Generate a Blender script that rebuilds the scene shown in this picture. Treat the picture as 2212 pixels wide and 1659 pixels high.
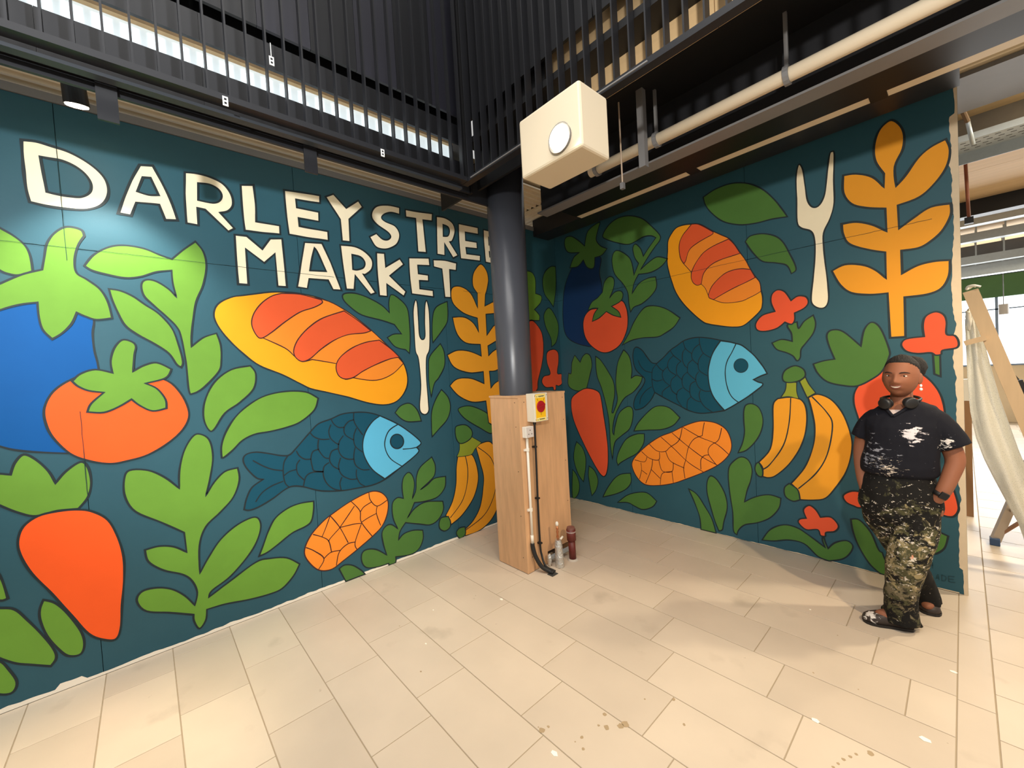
import bpy, bmesh, math, random
from mathutils import Vector, Matrix, noise
from mathutils.geometry import tessellate_polygon

random.seed(7)
scene = bpy.context.scene
for o in list(bpy.data.objects):
    bpy.data.objects.remove(o)
COL = scene.collection
PI = math.pi

# ------------------------------------------------------------------ camera
YAW, PITCH, ROLL, FPX = 2.40825962, -0.031001330, -0.0570294209, 879.529795
CAM = Vector((3.28828937, -3.78282113, 1.58428832))
IW, IH = 2212.0, 1659.0
_f = Vector((math.cos(YAW) * math.cos(PITCH), math.sin(YAW) * math.cos(PITCH), math.sin(PITCH)))
_r0 = Vector((math.sin(YAW), -math.cos(YAW), 0))
_u0 = _r0.cross(_f)
_r = _r0 * math.cos(ROLL) + _u0 * math.sin(ROLL)
_u = _u0 * math.cos(ROLL) - _r0 * math.sin(ROLL)
cam_d = bpy.data.cameras.new('camera')
cam = bpy.data.objects.new('camera', cam_d)
COL.objects.link(cam)
cam.matrix_world = Matrix(((_r.x, _u.x, -_f.x, CAM.x), (_r.y, _u.y, -_f.y, CAM.y),
                           (_r.z, _u.z, -_f.z, CAM.z), (0, 0, 0, 1)))
cam_d.sensor_fit = 'HORIZONTAL'
cam_d.sensor_width = 36.0
cam_d.lens = FPX * 36.0 / IW
cam_d.clip_start = 0.05
scene.camera = cam


def hit(px, py, axis, val):
    """point where the sight line through a photo pixel meets a plane of the room"""
    d = _f + _r * ((px - IW / 2) / FPX) + _u * ((IH / 2 - py) / FPX)
    t = (val - CAM[axis]) / d[axis]
    return CAM + d * t


# ------------------------------------------------------------------ light
world = bpy.data.worlds.new('world')
scene.world = world
world.use_nodes = True
bg = world.node_tree.nodes['Background']
bg.inputs[0].default_value = (1.0, 0.98, 0.96, 1)
bg.inputs[1].default_value = 0.60
scene.view_settings.view_transform = 'Standard'
scene.view_settings.look = 'None'
scene.view_settings.gamma = 1.0
scene.view_settings.use_curve_mapping = False
scene.view_settings.exposure = 0.0


def light(name, kind, loc, energy, color, target=None, **kw):
    d = bpy.data.lights.new(name, kind)
    d.energy = energy
    d.color = color
    for k, v in kw.items():
        setattr(d, k, v)
    o = bpy.data.objects.new(name, d)
    COL.objects.link(o)
    o.location = loc
    if target is not None:
        o.rotation_euler = (Vector(target) - Vector(loc)).to_track_quat('-Z', 'Y').to_euler()
    return o


WARM = (1.0, 0.80, 0.55)
# out-of-view lamps: two track spots of the hall, plus added overhead and wall fills
light('overhead_fill', 'AREA', (3.7, -4.7, 6.6), 290, (1.0, 0.97, 0.93), (3.6, -4.4, 0.0), shape='RECTANGLE', size=4.2, size_y=4.2)  # unseen area lamp added to light the floor from above
light('track_spot_right', 'SPOT', (4.35, -1.65, 2.8), 190, (1.0, 0.78, 0.50), (3.3, -0.7, 0.1), spot_size=1.9, spot_blend=0.6, shadow_soft_size=0.04)
light('track_spot_left', 'SPOT', (1.3, -4.7, 3.6), 330, (1.0, 0.78, 0.46), (0.95, -4.15, 0.0), spot_size=0.52, spot_blend=1.0, shadow_soft_size=0.05)
light('fish_wall_fill', 'SPOT', (4.1, -4.9, 2.75), 400, (1.0, 0.95, 0.86), (2.0, 0.0, 2.0), spot_size=0.95, spot_blend=0.8, shadow_soft_size=0.08)  # unseen fill lamp added to brighten the fish wall
light('lettering_fill', 'SPOT', (3.5, -5.4, 2.7), 560, (0.98, 1.0, 1.0), (0.0, -3.0, 2.1), spot_size=0.95, spot_blend=0.8, shadow_soft_size=0.08)  # unseen fill lamp added to brighten the lettering


# ------------------------------------------------------------------ materials
def lin(c):
    return tuple(((v / 255.0) / 12.92 if v / 255.0 <= 0.04045 else ((v / 255.0 + 0.055) / 1.055) ** 2.4) for v in c) + (1.0,)


MATS = {}


def mat(name, rgb, rough=0.6, metal=0.0, var=0.0, scale=6.0, bump=0.0, bscale=60.0, spec=0.5, emit=None, estr=0.0,
        stretch=None, alpha=None, trans=0.0):
    if name in MATS:
        return MATS[name]
    m = bpy.data.materials.new(name)
    m.use_nodes = True
    nt = m.node_tree
    b = nt.nodes['Principled BSDF']
    c = lin(rgb)
    b.inputs['Base Color'].default_value = c
    b.inputs['Roughness'].default_value = rough
    b.inputs['Metallic'].default_value = metal
    b.inputs['Specular IOR Level'].default_value = spec
    if trans:
        b.inputs['Transmission Weight'].default_value = trans
    if alpha is not None:
        b.inputs['Alpha'].default_value = alpha
    co = None
    if var or bump:
        tc = nt.nodes.new('ShaderNodeTexCoord')
        mp = nt.nodes.new('ShaderNodeMapping')
        nt.links.new(tc.outputs['Object'], mp.inputs[0])
        if stretch:
            mp.inputs['Scale'].default_value = stretch
        co = mp.outputs[0]
    if var:
        n = nt.nodes.new('ShaderNodeTexNoise')
        n.inputs['Scale'].default_value = scale
        n.inputs['Detail'].default_value = 6
        n.inputs['Roughness'].default_value = 0.6
        nt.links.new(co, n.inputs['Vector'])
        mx = nt.nodes.new('ShaderNodeMix')
        mx.data_type = 'RGBA'
        nt.links.new(n.outputs[0], mx.inputs[0])
        mx.inputs[6].default_value = tuple(max(0, v * (1 - var)) for v in c[:3]) + (1,)
        mx.inputs[7].default_value = tuple(min(1, v * (1 + var)) for v in c[:3]) + (1,)
        nt.links.new(mx.outputs[2], b.inputs['Base Color'])
    if bump:
        n2 = nt.nodes.new('ShaderNodeTexNoise')
        n2.inputs['Scale'].default_value = bscale
        n2.inputs['Detail'].default_value = 5
        nt.links.new(co, n2.inputs['Vector'])
        bp = nt.nodes.new('ShaderNodeBump')
        bp.inputs['Strength'].default_value = bump
        bp.inputs['Distance'].default_value = 0.01
        nt.links.new(n2.outputs[0], bp.inputs['Height'])
        nt.links.new(bp.outputs[0], b.inputs['Normal'])
    if emit:
        b.inputs['Emission Color'].default_value = lin(emit)
        b.inputs['Emission Strength'].default_value = estr
    MATS[name] = m
    return m


def splatter(name, base, rgbs, scale=9.0, stretch=(1, 1, 1), rough=0.85):
    """cloth with dried paint: list of (rgb, scale, lo, hi, seed) noise islands over a base colour"""
    m = bpy.data.materials.new(name)
    m.use_nodes = True
    nt = m.node_tree
    b = nt.nodes['Principled BSDF']
    b.inputs['Roughness'].default_value = rough
    b.inputs['Specular IOR Level'].default_value = 0.25
    tc = nt.nodes.new('ShaderNodeTexCoord')
    prev = None
    for rgb, sc, lo, hi, seed, st, zone in rgbs:
        mp = nt.nodes.new('ShaderNodeMapping')
        mp.inputs['Location'].default_value = (seed, seed * 1.7, seed * 0.3)
        mp.inputs['Scale'].default_value = st
        mp.inputs['Rotation'].default_value = (0, 0.5, 0)
        nt.links.new(tc.outputs['Object'], mp.inputs[0])
        n = nt.nodes.new('ShaderNodeTexNoise')
        n.inputs['Scale'].default_value = sc
        n.inputs['Detail'].default_value = 5
        n.inputs['Roughness'].default_value = 0.65
        n.inputs['Distortion'].default_value = 0.6
        nt.links.new(mp.outputs[0], n.inputs['Vector'])
        src = n.outputs[0]
        if zone:
            # zone = (centre xyz, radius): the stain keeps to one patch of the cloth
            vm = nt.nodes.new('ShaderNodeVectorMath')
            vm.operation = 'DISTANCE'
            nt.links.new(tc.outputs['Object'], vm.inputs[0])
            vm.inputs[1].default_value = zone[0]
            mr = nt.nodes.new('ShaderNodeMapRange')
            nt.links.new(vm.outputs['Value'], mr.inputs[0])
            mr.inputs[1].default_value = 0
            mr.inputs[2].default_value = zone[1]
            mr.inputs[3].default_value = zone[2]
            mr.inputs[4].default_value = zone[3] if len(zone) > 3 else -0.35
            ad = nt.nodes.new('ShaderNodeMath')
            ad.operation = 'ADD'
            nt.links.new(n.outputs[0], ad.inputs[0])
            nt.links.new(mr.outputs[0], ad.inputs[1])
            src = ad.outputs[0]
        r = nt.nodes.new('ShaderNodeMapRange')
        r.inputs[1].default_value = lo
        r.inputs[2].default_value = hi
        nt.links.new(src, r.inputs[0])
        mx = nt.nodes.new('ShaderNodeMix')
        mx.data_type = 'RGBA'
        nt.links.new(r.outputs[0], mx.inputs[0])
        if prev is None:
            mx.inputs[6].default_value = lin(base)
        else:
            nt.links.new(prev, mx.inputs[6])
        mx.inputs[7].default_value = lin(rgb)
        prev = mx.outputs[2]
    nt.links.new(prev, b.inputs['Base Color'])
    MATS[name] = m
    return m


# ------------------------------------------------------------------ mesh helpers
def link_mesh(name, verts, faces, mats, parent=None, fmat=None, smooth=False):
    me = bpy.data.meshes.new(name)
    me.from_pydata([tuple(v) for v in verts], [], faces)
    if not isinstance(mats, (list, tuple)):
        mats = [mats]
    for m in mats:
        me.materials.append(m)
    if fmat:
        for p, i in zip(me.polygons, fmat):
            p.material_index = i
    if smooth:
        for p in me.polygons:
            p.use_smooth = True
    me.update()
    o = bpy.data.objects.new(name, me)
    COL.objects.link(o)
    if parent:
        o.parent = parent
        o.matrix_parent_inverse = Matrix()
    return o


class MB:
    def __init__(self):
        self.v, self.f, self.m = [], [], []

    def box(self, x0, x1, y0, y1, z0, z1, mi=0):
        b = len(self.v)
        for z in (z0, z1):
            self.v += [(x0, y0, z), (x1, y0, z), (x1, y1, z), (x0, y1, z)]
        for q in ((0, 3, 2, 1), (4, 5, 6, 7), (0, 1, 5, 4), (1, 2, 6, 5), (2, 3, 7, 6), (3, 0, 4, 7)):
            self.f.append(tuple(b + i for i in q))
            self.m.append(mi)
        return self

    def obox(self, a, b, w, h, mi=0, up=(0, 0, 1)):
        """bar of section w x h from a to b"""
        a, b = Vector(a), Vector(b)
        d = (b - a).normalized()
        s = d.cross(Vector(up))
        if s.length < 1e-4:
            s = d.cross(Vector((1, 0, 0)))
        s.normalize()
        t = s.cross(d).normalized()
        i0 = len(self.v)
        for p in (a, b):
            for sx, sy in ((-1, -1), (1, -1), (1, 1), (-1, 1)):
                self.v.append(tuple(p + s * (sx * w / 2) + t * (sy * h / 2)))
        for q in ((0, 1, 2, 3), (7, 6, 5, 4), (0, 4, 5, 1), (1, 5, 6, 2), (2, 6, 7, 3), (3, 7, 4, 0)):
            self.f.append(tuple(i0 + i for i in q))
            self.m.append(mi)
        return self

    def tube(self, pts, rad, n=12, mi=0, cap=True):
        pts = [Vector(p) for p in pts]
        if not isinstance(rad, (list, tuple)):
            rad = [rad] * len(pts)
        prev_s = None
        rings = []
        for i, p in enumerate(pts):
            d = (pts[min(i + 1, len(pts) - 1)] - pts[max(i - 1, 0)]).normalized()
            if prev_s is None:
                s = d.cross(Vector((0, 0, 1)))
                if s.length < 1e-3:
                    s = d.cross(Vector((0, 1, 0)))
            else:
                s = prev_s - d * prev_s.dot(d)
            s.normalize()
            prev_s = s
            t = d.cross(s)
            b = len(self.v)
            rings.append(b)
            for k in range(n):
                a = 2 * PI * k / n
                self.v.append(tuple(p + s * (rad[i] * math.cos(a)) + t * (rad[i] * math.sin(a))))
        for r0, r1 in zip(rings, rings[1:]):
            for k in range(n):
                k2 = (k + 1) % n
                self.f.append((r0 + k, r0 + k2, r1 + k2, r1 + k))
                self.m.append(mi)
        if cap:
            self.f.append(tuple(rings[0] + k for k in range(n))[::-1])
            self.m.append(mi)
            self.f.append(tuple(rings[-1] + k for k in range(n)))
            self.m.append(mi)
        return self

    def rings(self, rings, n, mi=0, cap=True):
        """loft through explicit rings of n points"""
        ids = []
        for r in rings:
            ids.append(len(self.v))
            self.v += [tuple(p) for p in r]
        for a, b in zip(ids, ids[1:]):
            for k in range(n):
                k2 = (k + 1) % n
                self.f.append((a + k, a + k2, b + k2, b + k))
                self.m.append(mi)
        if cap:
            self.f.append(tuple(ids[0] + k for k in range(n))[::-1])
            self.f.append(tuple(ids[-1] + k for k in range(n)))
            self.m += [mi, mi]
        return self

    def ball(self, c, rx, ry, rz, nu=16, nv=10, mi=0, rot=None, disp=None):
        c = Vector(c)
        b = len(self.v)
        R = rot or Matrix.Identity(3)
        self.v.append(tuple(c + R @ Vector((0, 0, -rz))))
        for j in range(1, nv):
            ph = -PI / 2 + PI * j / nv
            for k in range(nu):
                a = 2 * PI * k / nu
                p = Vector((rx * math.cos(ph) * math.cos(a), ry * math.cos(ph) * math.sin(a), rz * math.sin(ph)))
                if disp:
                    p = disp(p)
                self.v.append(tuple(c + R @ p))
        self.v.append(tuple(c + R @ Vector((0, 0, rz))))
        top = len(self.v) - 1
        for k in range(nu):
            k2 = (k + 1) % nu
            self.f.append((b, b + 1 + k2, b + 1 + k))
            self.f.append((top, top - nu + k, top - nu + k2))
            self.m += [mi, mi]
        for j in range(nv - 2):
            for k in range(nu):
                k2 = (k + 1) % nu
                a0 = b + 1 + j * nu
                self.f.append((a0 + k, a0 + k2, a0 + nu + k2, a0 + nu + k))
                self.m.append(mi)
        return self

    def build(self, name, mats, parent=None, smooth=False, bevel=0.0):
        o = link_mesh(name, self.v, self.f, mats, parent, self.m, smooth)
        if bevel:
            bm = bmesh.new()
            bm.from_mesh(o.data)
            bmesh.ops.bevel(bm, geom=list(bm.edges), offset=bevel, segments=2, profile=0.5, affect='EDGES', clamp_overlap=True)
            bm.to_mesh(o.data)
            bm.free()
        return o


def tag(o, label=None, cat=None, group=None, kind=None):
    if label:
        o['label'] = label
    if cat:
        o['category'] = cat
    if group:
        o['group'] = group
    if kind:
        o['kind'] = kind
    return o


def thing(name, label, cat, loc=(0, 0, 0), group=None):
    o = bpy.data.objects.new(name, None)
    o.empty_display_size = 0.1
    COL.objects.link(o)
    o.location = loc
    tag(o, label, cat, group)
    return o


def adopt(o, parent):
    """parent keeping the child's world position"""
    o.parent = parent
    o.matrix_parent_inverse = Matrix.Translation(-Vector(parent.location))
    return o


def remesh(o, voxel, smooth_it=4, factor=0.5):
    md = o.modifiers.new('r', 'REMESH')
    md.mode = 'VOXEL'
    md.voxel_size = voxel
    md.use_smooth_shade = True
    if smooth_it:
        s = o.modifiers.new('s', 'SMOOTH')
        s.iterations = smooth_it
        s.factor = factor
    dg = bpy.context.evaluated_depsgraph_get()
    me = bpy.data.meshes.new_from_object(o.evaluated_get(dg))
    mats = [m for m in o.data.materials]
    o.modifiers.clear()
    o.data = me
    if not me.materials:
        for m in mats:
            me.materials.append(m)
    for p in me.polygons:
        p.use_smooth = True
    return o

# ------------------------------------------------------------------ common materials
teal = mat('teal_wall_paint', (40, 84, 98), rough=0.55, var=0.16, scale=2.2, bump=0.05, bscale=40, spec=0.35)
board_m = mat('bare_plasterboard', (214, 196, 168), rough=0.85, var=0.12, scale=14)
core_m = mat('board_joint_shadow', (20, 44, 52), rough=0.9)
steel_dark = mat('charcoal_steel_paint', (33, 34, 38), rough=0.42, var=0.15, scale=3, spec=0.4)
steel_black = mat('black_steel_paint', (16, 16, 18), rough=0.5, spec=0.4)
steel_grey = mat('grey_steel_paint', (118, 118, 120), rough=0.5, var=0.12, scale=4)
galv = mat('galvanised_steel', (196, 206, 210), rough=0.42, metal=0.35, var=0.12, scale=25)
cream_deck = mat('cream_profiled_deck', (228, 214, 188), rough=0.6, var=0.06, scale=8)
timber = mat('laminated_timber', (216, 184, 138), rough=0.7, var=0.16, scale=3.5, stretch=(0.4, 7, 7))
ply = mat('plywood', (208, 164, 122), rough=0.65, var=0.3, scale=4, stretch=(6, 6, 0.7), bump=0.03, bscale=30)
white_pl = mat('white_plastic', (236, 232, 220), rough=0.4)
black_rub = mat('black_rubber', (22, 22, 23), rough=0.55)
paper_m = mat('white_paper', (245, 240, 225), rough=0.9)


def tile_material():
    m = bpy.data.materials.new('beige_stone_tile')
    m.use_nodes = True
    nt = m.node_tree
    b = nt.nodes['Principled BSDF']
    b.inputs['Roughness'].default_value = 0.42
    b.inputs['Specular IOR Level'].default_value = 0.35
    geo = nt.nodes.new('ShaderNodeNewGeometry')
    oi = nt.nodes.new('ShaderNodeObjectInfo')
    ramp = nt.nodes.new('ShaderNodeMix')
    ramp.data_type = 'RGBA'
    ramp.inputs[6].default_value = lin((208, 192, 172))
    ramp.inputs[7].default_value = lin((219, 203, 182))
    nt.links.new(oi.outputs['Random'], ramp.inputs[0])
    # faint clouding of the stone
    n = nt.nodes.new('ShaderNodeTexNoise')
    n.inputs['Scale'].default_value = 2.3
    n.inputs['Detail'].default_value = 7
    nt.links.new(geo.outputs['Position'], n.inputs['Vector'])
    mul = nt.nodes.new('ShaderNodeMix')
    mul.data_type = 'RGBA'
    mul.blend_type = 'MULTIPLY'
    mul.inputs[0].default_value = 0.25
    nt.links.new(ramp.outputs[2], mul.inputs[6])
    nt.links.new(n.outputs[0], mul.inputs[7])
    # scuffs and spilt drops
    prev = mul.outputs[2]
    for sc, lo, hi, col, seed in ((3.1, 0.64, 0.80, (150, 136, 118), 3.0), (11.0, 0.735, 0.80, (140, 122, 98), 9.0), (34.0, 0.765, 0.79, (120, 104, 84), 21.0)):
        mp = nt.nodes.new('ShaderNodeMapping')
        mp.inputs['Location'].default_value = (seed, seed, 0)
        nt.links.new(geo.outputs['Position'], mp.inputs[0])
        q = nt.nodes.new('ShaderNodeTexNoise')
        q.inputs['Scale'].default_value = sc
        q.inputs['Detail'].default_value = 4
        nt.links.new(mp.outputs[0], q.inputs['Vector'])
        r = nt.nodes.new('ShaderNodeMapRange')
        r.inputs[1].default_value = lo
        r.inputs[2].default_value = hi
        r.inputs[4].default_value = 0.5
        nt.links.new(q.outputs[0], r.inputs[0])
        mx = nt.nodes.new('ShaderNodeMix')
        mx.data_type = 'RGBA'
        nt.links.new(r.outputs[0], mx.inputs[0])
        nt.links.new(prev, mx.inputs[6])
        mx.inputs[7].default_value = lin(col)
        prev = mx.outputs[2]
    nt.links.new(prev, b.inputs['Base Color'])
    return m


tile_m = tile_material()
grout_m = mat('tile_grout', (160, 144, 120), rough=0.9)

# ------------------------------------------------------------------ floor
floor = MB().box(-3.0, 9.0, -8.0, 12.0, -0.12, -0.0025).build('floor', grout_m)
tag(floor, 'beige stone tile floor', None, kind='structure')
TL, TW, GAP = 0.5885, 0.2900, 0.0045
_tile_cache = {}


def tile(x0, x1, y0, y1):
    sx, sy = round(x1 - x0 - GAP, 4), round(y1 - y0 - GAP, 4)
    if sx < 0.02 or sy < 0.02:
        return
    key = (sx, sy)
    if key not in _tile_cache:
        mb = MB()
        e = 0.0012
        a = [(-sx / 2, -sy / 2, -0.004), (sx / 2, -sy / 2, -0.004), (sx / 2, sy / 2, -0.004), (-sx / 2, sy / 2, -0.004)]
        t = [(-sx / 2, -sy / 2, -e), (sx / 2, -sy / 2, -e), (sx / 2, sy / 2, -e), (-sx / 2, sy / 2, -e)]
        u = [(-sx / 2 + e, -sy / 2 + e, 0), (sx / 2 - e, -sy / 2 + e, 0), (sx / 2 - e, sy / 2 - e, 0), (-sx / 2 + e, sy / 2 - e, 0)]
        mb.rings([a, t, u], 4)
        me = bpy.data.meshes.new('tile')
        me.from_pydata(mb.v, [], mb.f)
        me.materials.append(tile_m)
        _tile_cache[key] = me
    o = bpy.data.objects.new('tile', _tile_cache[key])
    COL.objects.link(o)
    o.parent = floor
    o.location = ((x0 + x1) / 2, (y0 + y1) / 2, 0)


for n in range(-1, 16):
    yb, yt = -0.275 - TW * (n + 1), -0.275 - TW * n
    yt = min(yt, -0.0005)
    off = (2.08 + 0.1425 * n) % TL
    xs = [0.0] + [off + TL * k for k in range(0, 7) if 0.03 < off + TL * k < 3.215] + [3.247]
    for a, b in zip(xs, xs[1:]):
        if n >= 8 and a > 3.6:
            continue
        tile(a, b, yb, yt)
# narrow border strip in line with the wall's end, and the field beyond it
y = -4.36
while y < 9.0:
    tile(3.247, 3.362, y, y + 0.639)
    y += 0.639
for k in range(-10, 30):
    y0 = -1.016 + 0.32 * k
    o2 = 0.0 if k % 2 else 0.29
    wmax = 3.9 if k < 4 else 4.6
    xs = [3.362] + [3.362 + o2 + TL * j for j in range(0, 4) if o2 + TL * j > 0.05]
    for a, b in zip(xs, xs[1:]):
        if a < wmax:
            tile(a, b, y0, y0 + 0.32)
for k in range(0, 27):      # behind the end of the painted wall
    y0 = 0.264 + 0.32 * k
    tile(2.66, 3.247, y0, y0 + 0.32)

# ------------------------------------------------------------------ painted walls
WALL_H = 3.18
wall_left = MB().box(-0.11, -0.012, -6.2, 0.11, 0, WALL_H).build('wall_left', core_m)
tag(wall_left, 'teal painted plasterboard wall with mural lettering', None, kind='structure')
wall_right = MB().box(-0.11, 3.289, 0.012, 0.11, 0, WALL_H).build('wall_right', core_m)
tag(wall_right, 'teal painted plasterboard wall with fish and banana mural', None, kind='structure')
yj = [hit(167, 821, 0, 0).y, hit(688, 1150, 0, 0).y, hit(982, 1000, 0, 0).y]
ys = [-6.2, yj[0] - 1.2, yj[0], yj[1], yj[2], 0.0]
JG = 0.0015
for a, b in zip(ys, ys[1:]):
    for z0, z1 in ((0, 2.4), (2.4, WALL_H)):
        MB().box(-0.0125, 0, a + JG, b - JG, z0 + JG, z1 - JG).build('board', teal, wall_left)
for a, b in ((0.0, 0.9), (0.9, 2.1), (2.1, 3.289)):
    for z0, z1 in ((0, 2.4), (2.4, WALL_H)):
        MB().box(a + (JG if a else 0), b - (JG if b < 3.2 else 0), 0, 0.0125, z0 + JG, z1 - JG).build('board', teal, wall_right)

# ------------------------------------------------------------------ painted shapes on the two walls
ZOOM = {'A': (0, 240, 2.9625), 'B': (0, 780, 2.18214), 'C': (440, 360, 3.07273), 'D': (440, 820, 3.35152),
        'E': (1040, 440, 3.60652), 'F': (1040, 820, 3.35152), 'G': (1500, 220, 2.86096), 'H': (1500, 740, 2.43961),
        'I': (1350, 700, 6.9125), 'J': (1430, 470, 6.913), 'P': (0, 0, 1.0)}
INK = mat('dark_outline_paint', (9, 30, 36), rough=0.6)
INK_RED = mat('dark_red_outline_paint', (62, 16, 18), rough=0.6)
PAINT = {
    'cream': mat('cream_paint', (252, 238, 206), rough=0.6, spec=0.22, var=0.05, scale=9),
    'green': mat('leaf_green_paint', (104, 150, 54), rough=0.6, spec=0.22, var=0.13, scale=5),
    'dgreen': mat('deep_green_paint', (76, 118, 54), rough=0.6, spec=0.22, var=0.13, scale=5),
    'olive': mat('yellow_green_paint', (140, 150, 46), rough=0.6, spec=0.22, var=0.1, scale=6),
    'orange': mat('vermilion_paint', (244, 92, 34), rough=0.6, spec=0.22, var=0.06, scale=5),
    'coral': mat('coral_red_paint', (228, 88, 52), rough=0.6, spec=0.22, var=0.06, scale=5),
    'amber': mat('amber_paint', (246, 162, 28), rough=0.6, spec=0.22, var=0.05, scale=5),
    'ochre': mat('ochre_paint', (232, 156, 40), rough=0.6, spec=0.22, var=0.05, scale=5),
    'tang': mat('tangerine_paint', (242, 140, 44), rough=0.6, spec=0.22, var=0.05, scale=5),
    'crust': mat('crust_red_paint', (228, 92, 48), rough=0.6, spec=0.22, var=0.05, scale=5),
    'blue': mat('cobalt_blue_paint', (0, 82, 150), rough=0.6, spec=0.22, var=0.1, scale=3),
    'navy': mat('navy_paint', (18, 50, 92), rough=0.6, spec=0.22, var=0.1, scale=3),
    'fish': mat('fish_teal_paint', (14, 74, 94), rough=0.6, spec=0.22, var=0.08, scale=6),
    'sky': mat('sky_blue_paint', (92, 180, 214), rough=0.6, spec=0.22, var=0.04, scale=6),
    'bare': board_m, 'crack': mat('joint_crack', (26, 52, 54), rough=0.9), 'faint': mat('faint_signature', (14, 60, 70), rough=0.6),
}


def parse(s, z):
    ox, oy, sc = ZOOM[z]
    out = []
    for t in s.split():
        sharp = t.endswith('!')
        x, yv = t.rstrip('!').split(',')
        out.append((ox + float(x) / sc, oy + float(yv) / sc, sharp))
    return out


def to_wall(wall, px, py):
    if wall == 'L':
        q = hit(px, py, 0, 0)
        return Vector((min(q.y, -0.003), max(q.z, 0.004)))
    q = hit(px, py, 1, 0)
    return Vector((min(max(q.x, 0.003), 3.272), max(q.z, 0.004)))


def cr(p0, p1, p2, p3, t):
    return 0.5 * ((2 * p1) + (p2 - p0) * t + (2 * p0 - 5 * p1 + 4 * p2 - p3) * t * t + (3 * p1 - p0 - 3 * p2 + p3) * t ** 3)


def smooth_open(pts, sub=5):
    if len(pts) < 3:
        return list(pts)
    P = [pts[0]] + list(pts) + [pts[-1]]
    out = []
    for i in range(1, len(P) - 2):
        for k in range(sub):
            out.append(cr(P[i - 1], P[i], P[i + 1], P[i + 2], k / sub))
    out.append(pts[-1])
    return out


def smooth_closed(raw, sub=5):
    """raw: list of (Vector, sharp)"""
    n = len(raw)
    sharp = [i for i in range(n) if raw[i][1]]
    if not sharp:
        P = [r[0] for r in raw]
        return [cr(P[i - 1], P[i], P[(i + 1) % n], P[(i + 2) % n], k / sub) for i in range(n) for k in range(sub)]
    out = []
    for a, i in enumerate(sharp):
        j = sharp[(a + 1) % len(sharp)]
        cnt = (j - i) % n or n
        chain = [raw[(i + k) % n][0] for k in range(cnt + 1)]
        out += smooth_open(chain, sub)[:-1] if len(chain) > 2 else [chain[0]]
    return out


def ribbon(pts, hw, closed):
    n = len(pts)
    L, R = [], []
    for i in range(n):
        a = pts[i - 1] if (closed or i > 0) else pts[i]
        b = pts[(i + 1) % n] if (closed or i < n - 1) else pts[i]
        d1, d2 = (pts[i] - a), (b - pts[i])
        if d1.length < 1e-7:
            d1 = d2
        if d2.length < 1e-7:
            d2 = d1
        if d1.length < 1e-7:
            nrm, k = Vector((0, 1)), 1
        else:
            d1, d2 = d1.normalized(), d2.normalized()
            t = d1 + d2
            t = t.normalized() if t.length > 1e-3 else d1
            nrm = Vector((-t.y, t.x))
            k = min(1.0 / max(abs(nrm.dot(Vector((-d1.y, d1.x)))), 0.5), 1.9)
        w = hw * (0.85 + 0.3 * noise.noise(Vector((pts[i].x * 9, pts[i].y * 9, 3))))
        L.append(pts[i] + nrm * w * k)
        R.append(pts[i] - nrm * w * k)
    m = n if closed else n - 1
    verts = L + R
    faces = [(i, (i + 1) % n, n + (i + 1) % n, n + i) for i in range(m)]
    return verts, faces


def paint(wall, name, color, zoom, outer='', holes=(), layer=0, lines=(), ink=INK, hw=0.0058, parent=None, label=None, outline=True):
    verts, faces, fm = [], [], []

    def put(pts2, tris, off, mi):
        b = len(verts)
        for p in pts2:
            verts.append((off, min(p.x, -0.001), max(p.y, 0.002)) if wall == 'L' else (max(p.x, 0.001), -off, max(p.y, 0.002)))
        for t in tris:
            t = tuple(b + i for i in t)
            faces.append(t if wall == 'L' else t[::-1])
            fm.append(mi)

    base = 0.0012 + layer * 0.0009
    loops = []
    if outer:
        for s in [outer] + list(holes):
            raw = [(to_wall(wall, x, yv), sh) for x, yv, sh in parse(s, zoom)]
            loops.append(smooth_closed(raw))
        flat = [p for lp in loops for p in lp]
        tris = tessellate_polygon([[Vector((p.x, p.y, 0)) for p in lp] for lp in loops])
        put(flat, tris, base, 0)
        if outline:
            for lp in loops:
                v, f = ribbon(lp, hw, True)
                put(v, f, base + 0.0004, 1)
    for s in lines:
        pts = smooth_open([to_wall(wall, x, yv) for x, yv, _ in parse(s, zoom)], 6)
        v, f = ribbon(pts, hw * 0.85, False)
        put(v, f, base + 0.0006, 1)
    par = parent or (wall_left if wall == 'L' else wall_right)
    o = link_mesh(name, verts, faces, [PAINT[color], ink], par, fm)
    if label:
        o['label'] = label
    return o

# ---- left wall: lettering
LET = lambda z, o, *h: paint('L', 'painted_letter', 'cream', z, o, h, layer=1, hw=0.0075)
LET('A', "137,185! 230,195 330,225 430,258 530,310 620,375 675,440 695,510 680,570 630,612 540,632 420,625 300,608 190,582! 168,500 152,380",
    "258,293! 320,305 400,320 480,355 545,405 582,465 575,520 520,550 440,545 360,532 300,518! 285,440 268,350")
LET('A', "893,345! 978,350! 1040,465 1095,580 1137,700! 1057,698! 1018,600! 950,592 872,586! 840,670! 757,655! 790,560 840,440",
    "915,425! 963,428! 1015,538! 950,537 878,515!")
LET('A', "1182,392! 1260,400 1350,425 1430,468 1480,535 1490,600 1460,640 1410,652! 1500,752! 1462,772! 1385,700 1312,632! 1265,622! 1270,732! 1193,718! 1182,560",
    "1268,462! 1340,470 1395,500 1418,540 1405,575 1360,588 1268,570!")
LET('C', "245,122! 330,122! 345,250 348,365! 505,392! 508,450! 390,440 272,425! 255,280")
LET('C', "532,155! 650,172 772,192! 772,243! 690,232 612,218! 618,272! 765,302! 765,365! 630,342! 636,395! 720,412 825,430! 828,492! 700,475 565,450! 545,300")
LET('C', "808,200! 860,182! 945,275! 1025,225! 1055,270! 965,350! 972,500! 918,495! 905,350! 855,275")
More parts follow.
